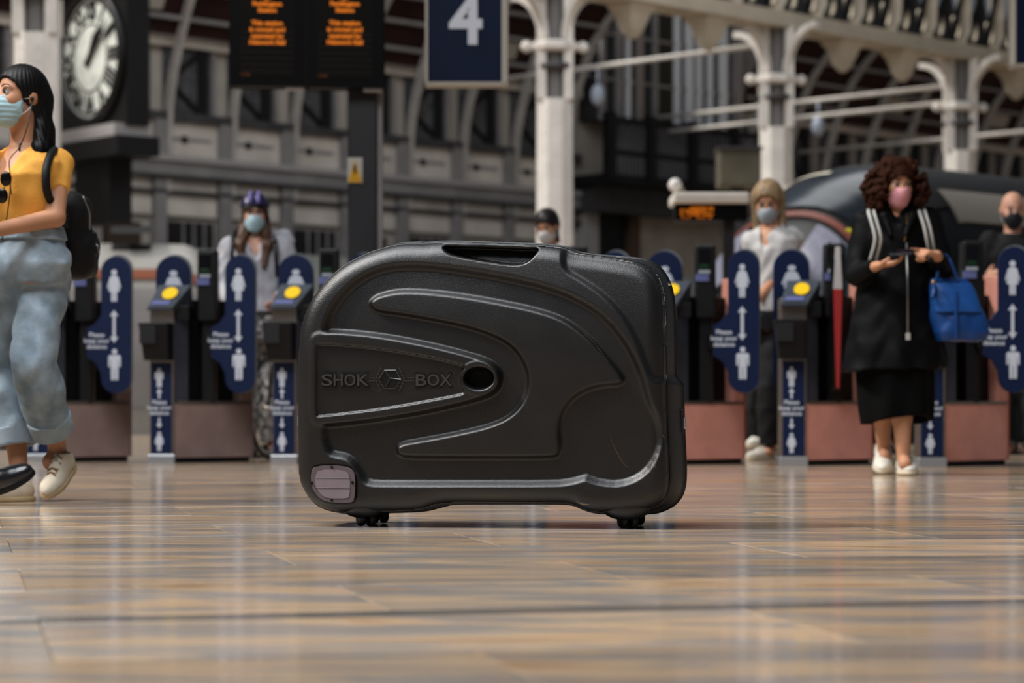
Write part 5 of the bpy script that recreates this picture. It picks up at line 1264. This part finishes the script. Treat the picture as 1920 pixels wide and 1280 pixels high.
# skirt with dipping hem
lo, hi = pc(1570, 800, -.4), pc(1790, 640, .4); V = Vol(lo, hi, .008)
V.loft([(pc(0, y)[2], pc(x, 0)[0], YC+.03, wpx*YC/FPX, dp) for y, x, wpx, dp in ((800, 1684, 66, .15), (760, 1682, 70, .16), (700, 1680, 72, .165), (650, 1680, 66, .15))], 0, .01, wob=lambda a, Z: .06*np.sin(6*a+.7)*np.clip((.9-Z)/.35, 0, 1))
V.loft([(pc(0, y)[2], pc(x, 0)[0], YC+.03, wpx*YC/FPX-.02, dp-.02) for y, x, wpx, dp in ((815, 1684, 66, .15), (760, 1682, 64, .15))], 0, .01, op='s')
V.half((.12, -.25, -1), pc(1690, 782, -.1)); V.build('skirt', SKRT, c.root)
WSN = mat('white_sneaker', 'cfc9bd', .6, var=.06, scale=30); WSO = mat('white_sole', 'c2b59c', .6); WLC = mat('white_lace', 'd9d5cc', .7)
c.shoe('L', WSN, WSO, pc(1694, 880, .16)*[1, 1, 0], pc(1706, 892, -.12)*[1, 1, 0]+[0, 0, .004], lace=WLC, wd=.05, high=.085)
c.shoe('R', WSN, WSO, pc(1656, 850, .32)+[0, 0, -.02], pc(1655, 884, .06)*[1, 1, 0]+[0, 0, .004], lace=WLC, wd=.048, high=.09)
# backpack straps over the coat (striped)
bk = empty('backpack', pc(1682, 450, .2), 'dark backpack with striped straps on the curly-haired woman', 'backpack')
for pts, g in (([(1634, 392, .03), (1634, 400, -.10), (1640, 420, -.14), (1646, 450, -.15), (1636, 490, -.10)], -1), ([(1728, 390, .03), (1730, 400, -.10), (1738, 425, -.13), (1744, 455, -.12), (1750, 490, -.06)], 1)):
    for k, (mt, o) in enumerate(((mat('strap_white', 'a9a7a2', .7), -5), (mat('strap_black', '101010', .7), 0), (mat('strap_white', 'a9a7a2', .7), 5))):
        m = MB(); m.tube(spline([pc(x+o, y, d) for x, y, d in pts], 6), .009, 8); m.build('strap', mt, bk, True)
V = Vol(pc(1610, 560, .08), pc(1750, 380, .5), .009); V.box(pc(1680, 465, .27), (.13, .07, .2), None, .06); V.build('bag_body', mat('dark_nylon', '0d0e10', .7), bk)
# phone
R = np.stack([nrm((.94, -.33, .05)), nrm((.3, .85, .35)), nrm(np.cross((.94, -.33, .05), (.3, .85, .35)))], 1)
V = Vol(pc(1690, 473, -.38)-.12, pc(1690, 473, -.38)+.12, .0035); V.box(pc(1691, 473, -.36), (.058, .036, .006), R, .005); ph = V.build('mobile_phone', mat('phone_navy', '10131c', .25)); tag(ph, 'dark mobile phone held by the curly-haired woman', 'phone')
m = MB(); o_ = pc(1691, 473, -.36); m.add([o_+R@np.array(p) for p in ((-.05, -.031, .0064), (.05, -.031, .0064), (.05, .031, .0064), (-.05, .031, .0064), (-.05, -.031, .006), (.05, -.031, .006), (.05, .031, .006), (-.05, .031, .006))], [(0, 1, 2, 3), (7, 6, 5, 4), (0, 4, 5, 1), (1, 5, 6, 2), (2, 6, 7, 3), (3, 7, 4, 0)]); m.build('screen', mat('phone_screen', '0a0d14', .1), ph)
# blue handbag over her left forearm
BLUE = mat('blue_leather', '143c76', .4, var=.15, scale=9, bump=.1, bscale=60)
bg_ = empty('handbag', pc(1785, 640, -.12), 'blue leather handbag hanging from the arm of the curly-haired woman', 'handbag')
V = Vol(pc(1710, 655, -.35), pc(1860, 500, .2), .006)
V.loft([(pc(0, y)[2], pc(x, 0)[0], YC-.10, wp*YC/FPX, dp) for y, x, wp, dp in ((640, 1794, 44, .085), (625, 1794, 52, .095), (600, 1790, 52, .09), (565, 1782, 46, .07), (535, 1776, 38, .05), (524, 1772, 32, .035))], .12, .01, p=3.2); V.disp(vnoise(.0035, 32, 32, 22, 2.)); V.build('bag_body', BLUE, bg_)
V = Vol(pc(1715, 650, -.4), pc(1860, 500, .2), .006); V.loft([(pc(0, y)[2], pc(x, 0)[0], YC-.125, wp*YC/FPX, dp) for y, x, wp, dp in ((588, 1786, 46, .078), (570, 1782, 45, .075), (548, 1778, 42, .062), (533, 1775, 37, .048))], .12, .01, p=3.2); V.build('bag_flap', mat('blue_leather_flap', '1a4a8c', .42, var=.12, scale=9), bg_)
m = MB(); m.tube(spline([pc(1748, 560, -.20), pc(1752, 545, -.19), pc(1752, 530, -.15)], 4), .012, 8); m.build('flap_tab', BLUE, bg_, True)
m = MB(); m.box(tuple(pc(1790, 636, -.215)), tuple(pc(1795, 545, -.2))); m.build('front_strap', BLUE, bg_, bevel=.003)
for d in (-.16, -.05):
    m = MB(); m.tube(spline([pc(1756, 528, d), pc(1762, 495, d), pc(1772, 478, d+.02), pc(1784, 495, d), pc(1798, 530, d)], 6), .008, 8); m.build('bag_handle', BLUE, bg_, True)
m = MB(); m.ell(pc(1750, 529, -.2), .011, 10, 6); m.build('bag_stud', mat('gold_chain', 'b08d4a', .3, .9), bg_, True)

# ---- blonde woman at the open gate
YB = 15.4
def pb(x, y, d=0.): return P(x, y, YB+d)
JB = dict(pelvis=pb(1446, 580), neck=pb(1447, 428), head=pb(1440, 378, -.03), shL=pb(1486, 446, .02), shR=pb(1412, 452, .0), elL=pb(1462, 512, -.05), wrL=pb(1420, 562, -.16), elR=pb(1402, 520, .08), wrR=pb(1400, 580, .02),
          hipL=pb(1458, 605), hipR=pb(1434, 605), knL=pb(1444, 725, -.05), anL=pb(1446, 838, -.02), knR=pb(1428, 725, .2), anR=pb(1424, 815, .40))
b = Person('blonde woman in a white shirt looking down behind the right-hand gates', pb(1440, 862)[:2], 1.80, math.radians(-28), SK3, JB, hyaw=math.radians(-14), hpitch=-.45, vox=.010)
b.hand_thumb = {'L': np.array([-1., 0, 0])}; b.body(); b.eyes(); b.mask('9aa3ab')
def hb_(V):
    cap_hair(V, grow=.017, hairline=.066); V.cap((.07, -.02, .03), (.085, .03, -.20), .030, .022, .03); V.cap((-.07, -.02, .03), (-.080, .045, -.24), .030, .018, .03); V.cap((0, -.08, 0), (0, -.085, -.20), .055, .035, .03); V.cap((.06, -.06, -.05), (.075, -.03, -.22), .035, .02, .03); V.disp(strands(.0025, 26))
b.hair(hb_, BLDH, (-.15, -.17, -.29), (.15, .13, .15), .006)
b.top('shirt', mat('white_cotton_shirt', 'b9b6b4', .8, var=.05, scale=10), .02, up=.78, hem=pb(0, 585)[2], vdepth=.17, vw=.05, wr=.005, sleeve_inf=.016, seed=5.)
b.pants('trousers', mat('black_trousers', '0f0f11', .8, var=.1, scale=10), .016, end=.95, loose=.02, top=pb(0, 580)[2])
b.shoe('L', WSN, WSO, pb(1462, 860, .02)*[1, 1, 0], pb(1400, 862, -.10)*[1, 1, 0], lace=WLC, wd=.05); b.shoe('R', WSN, WSO, pb(1440, 835, .42)+[0, 0, .0], pb(1402, 838, .30), lace=WLC, wd=.05)

# ---- cyclist behind the left gates, with her bicycle
YK = 15.9
def pk(x, y, d=0.): return P(x, y, YK+d)
JK = dict(pelvis=pk(484, 600), neck=pk(481, 448), head=pk(478, 404, -.02), shL=pk(530, 462), shR=pk(432, 466), elL=pk(550, 545, -.05), elR=pk(418, 545, -.05), wrL=pk(525, 565, -.28), wrR=pk(440, 565, -.28))
k = Person('cyclist in a white hoodie with purple helmet and blue mask behind the left gates', pk(484, 858, .1)[:2], 1.70, math.radians(3), SK2, JK, hyaw=math.radians(4), vox=.010)
k.body(); k.eyes(); k.mask('9db8c0')
def hk(V):
    cap_hair(V, grow=.008, hairline=.05); V.cap((.06, -.02, -.03), (.085, .04, -.28), .038, .03, .03); V.cap((-.06, -.02, -.03), (-.09, .04, -.27), .038, .03, .03); V.chain([(.065, .01, -.10), (.085, .085, -.2), (.06, .13, -.34)], [.032, .036, .016], .03); V.chain([(-.065, .01, -.10), (-.09, .08, -.2), (-.07, .13, -.33)], [.032, .036, .016], .03); V.disp(strands(.0025, 26))
k.hair(hk, BRNH, (-.17, -.15, -.40), (.17, .19, .15), .006)
k.top('hoodie', mat('white_fleece', 'a9a8ae', .85, var=.05, scale=10), .03, fore=.95, hem=pk(0, 590)[2], vdepth=.17, vw=.055, wr=.006, sleeve_inf=.026, seed=6.)
V = Vol(pk(500, 470, -.1), pk(560, 420, .25), .008); V.chain([pk(512, 440, .12), pk(535, 440, .06), pk(548, 452, .04)], [.03, .035, .02], .02); V.build('hood', mat('white_fleece', 'a9a8ae', .85), k.root)
m = MB(); m.tube(spline([pk(436, 436, -.02), pk(436, 462, -.14), pk(432, 520, -.14)], 5), .014, 8); m.build('bag_strap', GBLK, k.root, True)
m = MB(); m.tube(spline([pk(517, 445, -.02), pk(517, 466, -.14), pk(520, 520, -.14)], 5), .014, 8); m.build('bag_strap', GBLK, k.root, True)
FLOR = mat('black_white_print', '16161a', .8, col2='b5b2b0', scale=28, detail=2); k.pants('skirt_trousers', FLOR, .02, end=.95, loose=.02, top=pk(0, 592)[2])
for n, x in (('L', 498), ('R', 470)): k.shoe(n, BSH, BSO, pk(x, 858, .2)*[1, 1, 0], pk(x, 860, -.05)*[1, 1, 0])
HEL = mat('purple_helmet', '2a2446', .3, var=.2, scale=12); hm = empty('bicycle_helmet', k.hp(0, 0, .06), 'dark purple vented bicycle helmet on the cyclist', 'helmet')
V = Vol((-.13, -.16, .02), (.13, .16, .18), .005); V.ell((0, -.01, .055), (.099, .128, .098), None, .01); V.half((0, .12, -1), (0, .0, .052))
V2 = V
for g in (-.052, 0, .052): V.cap((g, .11, .075), (g*1.0, .06, .155), .011, .013, .008, op='s'); V.cap((g, -.02, .155), (g, -.10, .12), .011, .012, .008, op='s')
V.build('helmet_shell', HEL, hm, k.hx())
for g in (-.026, .026):
    m = MB(); m.tube([k.hp(g, y, z) for y, z in ((.115, .07), (.10, .105), (.06, .143), (0, .158))], .010, 8); m.build('helmet_rib', mat('lilac_rib', '6a62a0', .35), hm, True)
m = MB(); m.tube([k.hp(x, y, .048) for x, y in ((-.085, .06), (-.05, .11), (0, .125), (.05, .11), (.085, .06))], .010, 8); m.build('helmet_brim', mat('helmet_black', '0d0d10', .4), hm, True)
m = MB(); m.tube([k.hp(x, y, z) for x, y, z in ((.09, .0, .04), (.078, .02, -.06), (.03, .06, -.115), (0, .066, -.12), (-.03, .06, -.115), (-.078, .02, -.06), (-.09, 0, .04))], .004, 6); m.build('chin_strap', mat('helmet_black', '0d0d10', .4), hm, True)
bi = empty('bicycle', pk(497, 858, -.2), 'dark bicycle held by the cyclist, pale front wheel rim showing beside the gate', 'bicycle')
def wheel(cx, cy, yaw, R_=.33):
    d1 = np.array([math.sin(yaw), -math.cos(yaw), 0]); ctr_ = np.array([cx, cy, R_+.0]); pts = [ctr_+d1*R_*.95*math.cos(t)+np.array([0, 0, 1])*R_*.95*math.sin(t) for t in np.linspace(0, 2*PI, 32, endpoint=False)]
    m = MB(); m.tube(pts, .0165, 8, closed=True); ty = m.build('tyre', RUB, bi, True)
    m = MB(); m.tube([ctr_+(p-ctr_)*.93 for p in pts], .013, 6, closed=True); m.build('rim', mat('silver_rim', 'b7bac0', .25, .8), bi, True)
    m = MB(); ax = np.array([d1[1], -d1[0], 0]); m.tube([ctr_-ax*.04, ctr_+ax*.04], .014, 8); m.build('hub', STL, bi, True)
    for i in range(12):
        m = MB(); m.tube([ctr_, ctr_+(pts[i*32//12]-ctr_)*.93], .0015, 4); m.build('spoke', STL, bi)
    return ctr_, d1
fx = pk(503, 0, -.36); fc, d1 = wheel(fx[0], YK-.36, math.radians(-16)); d2y = math.radians(-16); rc, d2 = wheel(fx[0]-math.sin(d2y)*1.02, YK-.36+math.cos(d2y)*1.02, d2y)
up = np.array([0, 0, 1.]); hd = fc-d1*.12+up*.5; st_ = rc+d1*.28+up*.5; bb = rc+d1*.42-up*.04
for a, b2, r_ in ((fc, hd, .012), (hd, bb, .016), (st_, bb, .015), (hd-up*.06, st_, .013), (st_, rc, .009), (bb, rc, .009), (hd, hd+up*.12-d1*.04, .013), (st_, st_+up*.16, .012)):
    m = MB(); m.tube([a, b2], r_, 8); m.build('frame_tube', GBLK, bi, True)
ax = np.array([-d1[1], d1[0], 0]); hb2 = hd+up*.12-d1*.04
m = MB(); m.tube(spline([hb2-ax*.28-d1*.08, hb2-ax*.2, hb2, hb2+ax*.2, hb2+ax*.28-d1*.08], 5), .011, 8); m.build('handlebar', GBLK, bi, True)
m = MB(); m.ell(st_+up*.18, (.07, .12, .03), 12, 8); m.build('saddle', GBLK, bi, True)

# ---- dark-haired woman behind the case
YD = 17.
def pd_(x, y, d=0.): return P(x, y, YD+d)
d = Person('dark-haired woman in pale blue looking down behind the black case', pd_(1030, 860)[:2], 1.66, math.radians(-10), SK1, dict(head=pd_(1026, 424, -.04), neck=pd_(1032, 468)), hyaw=math.radians(-22), hpitch=-.42, vox=.011)
d.body(); d.eyes(); d.mask('b9b7b6'); d.hair(lambda V: (cap_hair(V, grow=.012), V.ell((0, -.12, .02), .035, None, .02), V.cap((.06, -.02, -.03), (.07, .0, -.12), .018, .012, .02)), mat('dark_brown_hair', '171110', .45, var=.3, scale=8, stretch=(6, 6, .6)))
d.top('blouse', mat('pale_blue_cotton', '8f9db0', .8), .016, fore=.9, vdepth=.08); d.pants('trousers', DSUIT, .014, end=.95, loose=.012)
for n, g in (('L', .09), ('R', -.09)): d.shoe(n, WSN, WSO, d.base+d.r*g-d.f*.1, d.base+d.r*g+d.f*.16)

# ---- bald man at the right edge
YE = 16.9
def pe(x, y, d=0.): return P(x, y, YE+d)
JE = dict(pelvis=pe(1905, 585), neck=pe(1900, 440), head=pe(1899, 394, -.03), shL=pe(1955, 455), shR=pe(1856, 452), elR=pe(1838, 530), wrR=pe(1852, 520, -.28), hipL=pe(1925, 610), hipR=pe(1893, 610))
e = Person('bald man in a black top and navy face mask at the right edge', pe(1905, 852)[:2], 1.80, math.radians(-6), SK2, JE, hyaw=math.radians(-4), hpitch=-.18, vox=.010, build=1.12)
e.hand_thumb = {'R': np.array([1., 0, .3])}; e.body(); e.eyes(); e.mask('11141c', loop='aab0b6', pleat=False)
e.top('jumper', mat('black_jersey', '060607', .85, var=.1, scale=10), .024, fore=.95, hem=pe(0, 600)[2], vdepth=.03, sleeve_inf=.018); e.pants('trousers', mat('black_trousers', '0f0f11', .8), .016, end=.95, loose=.016)
BRS = mat('brown_leather', '3a2218', .4)
for n, x in (('L', 1928), ('R', 1900)): e.shoe(n, BRS, BSO, pe(x, 850, .12)*[1, 1, 0], pe(x-6, 854, -.14)*[1, 1, 0])

# ---- uniformed staff member mostly hidden behind the curly-haired woman
YF = 17.2
def pf(x, y, d=0.): return P(x, y, YF+d)
s_ = Person('member of staff in dark teal with yellow arm bands, hidden behind the curly-haired woman', pf(1640, 855)[:2], 1.74, 0., SK2, dict(elR=pf(1583, 505), wrR=pf(1590, 575, -.1)), vox=.012, build=1.1)
s_.body(); s_.hair(lambda V: cap_hair(V), BLKH); s_.top('uniform_jacket', mat('dark_teal_cloth', '12262b', .8), .02, fore=.95, vdepth=.06, sleeve_inf=.016); s_.pants('trousers', DSUIT, .014, end=.95, loose=.012)
for y0, x0 in ((436, 1593), (516, 1586)):
    V = Vol(pf(x0-14, y0+22, -.12), pf(x0+18, y0-22, .12), .007); sh, el = s_.J['shR'], s_.J['elR']; zc = pf(0, y0)[2]; t = (zc-sh[2])/(el[2]-sh[2]); c_ = sh+(el-sh)*t
    V.cap(c_-(el-sh)*.12, c_+(el-sh)*.12, .074, .072, .004, ca=True, cb=True); V.build('yellow_arm_band', mat('hi_vis_yellow', 'c6c120', .6), s_.root)
for n, g in (('L', .09), ('R', -.09)): s_.shoe(n, BSH, BSO, s_.base+s_.r*g-s_.f*.1, s_.base+s_.r*g+s_.f*.18)
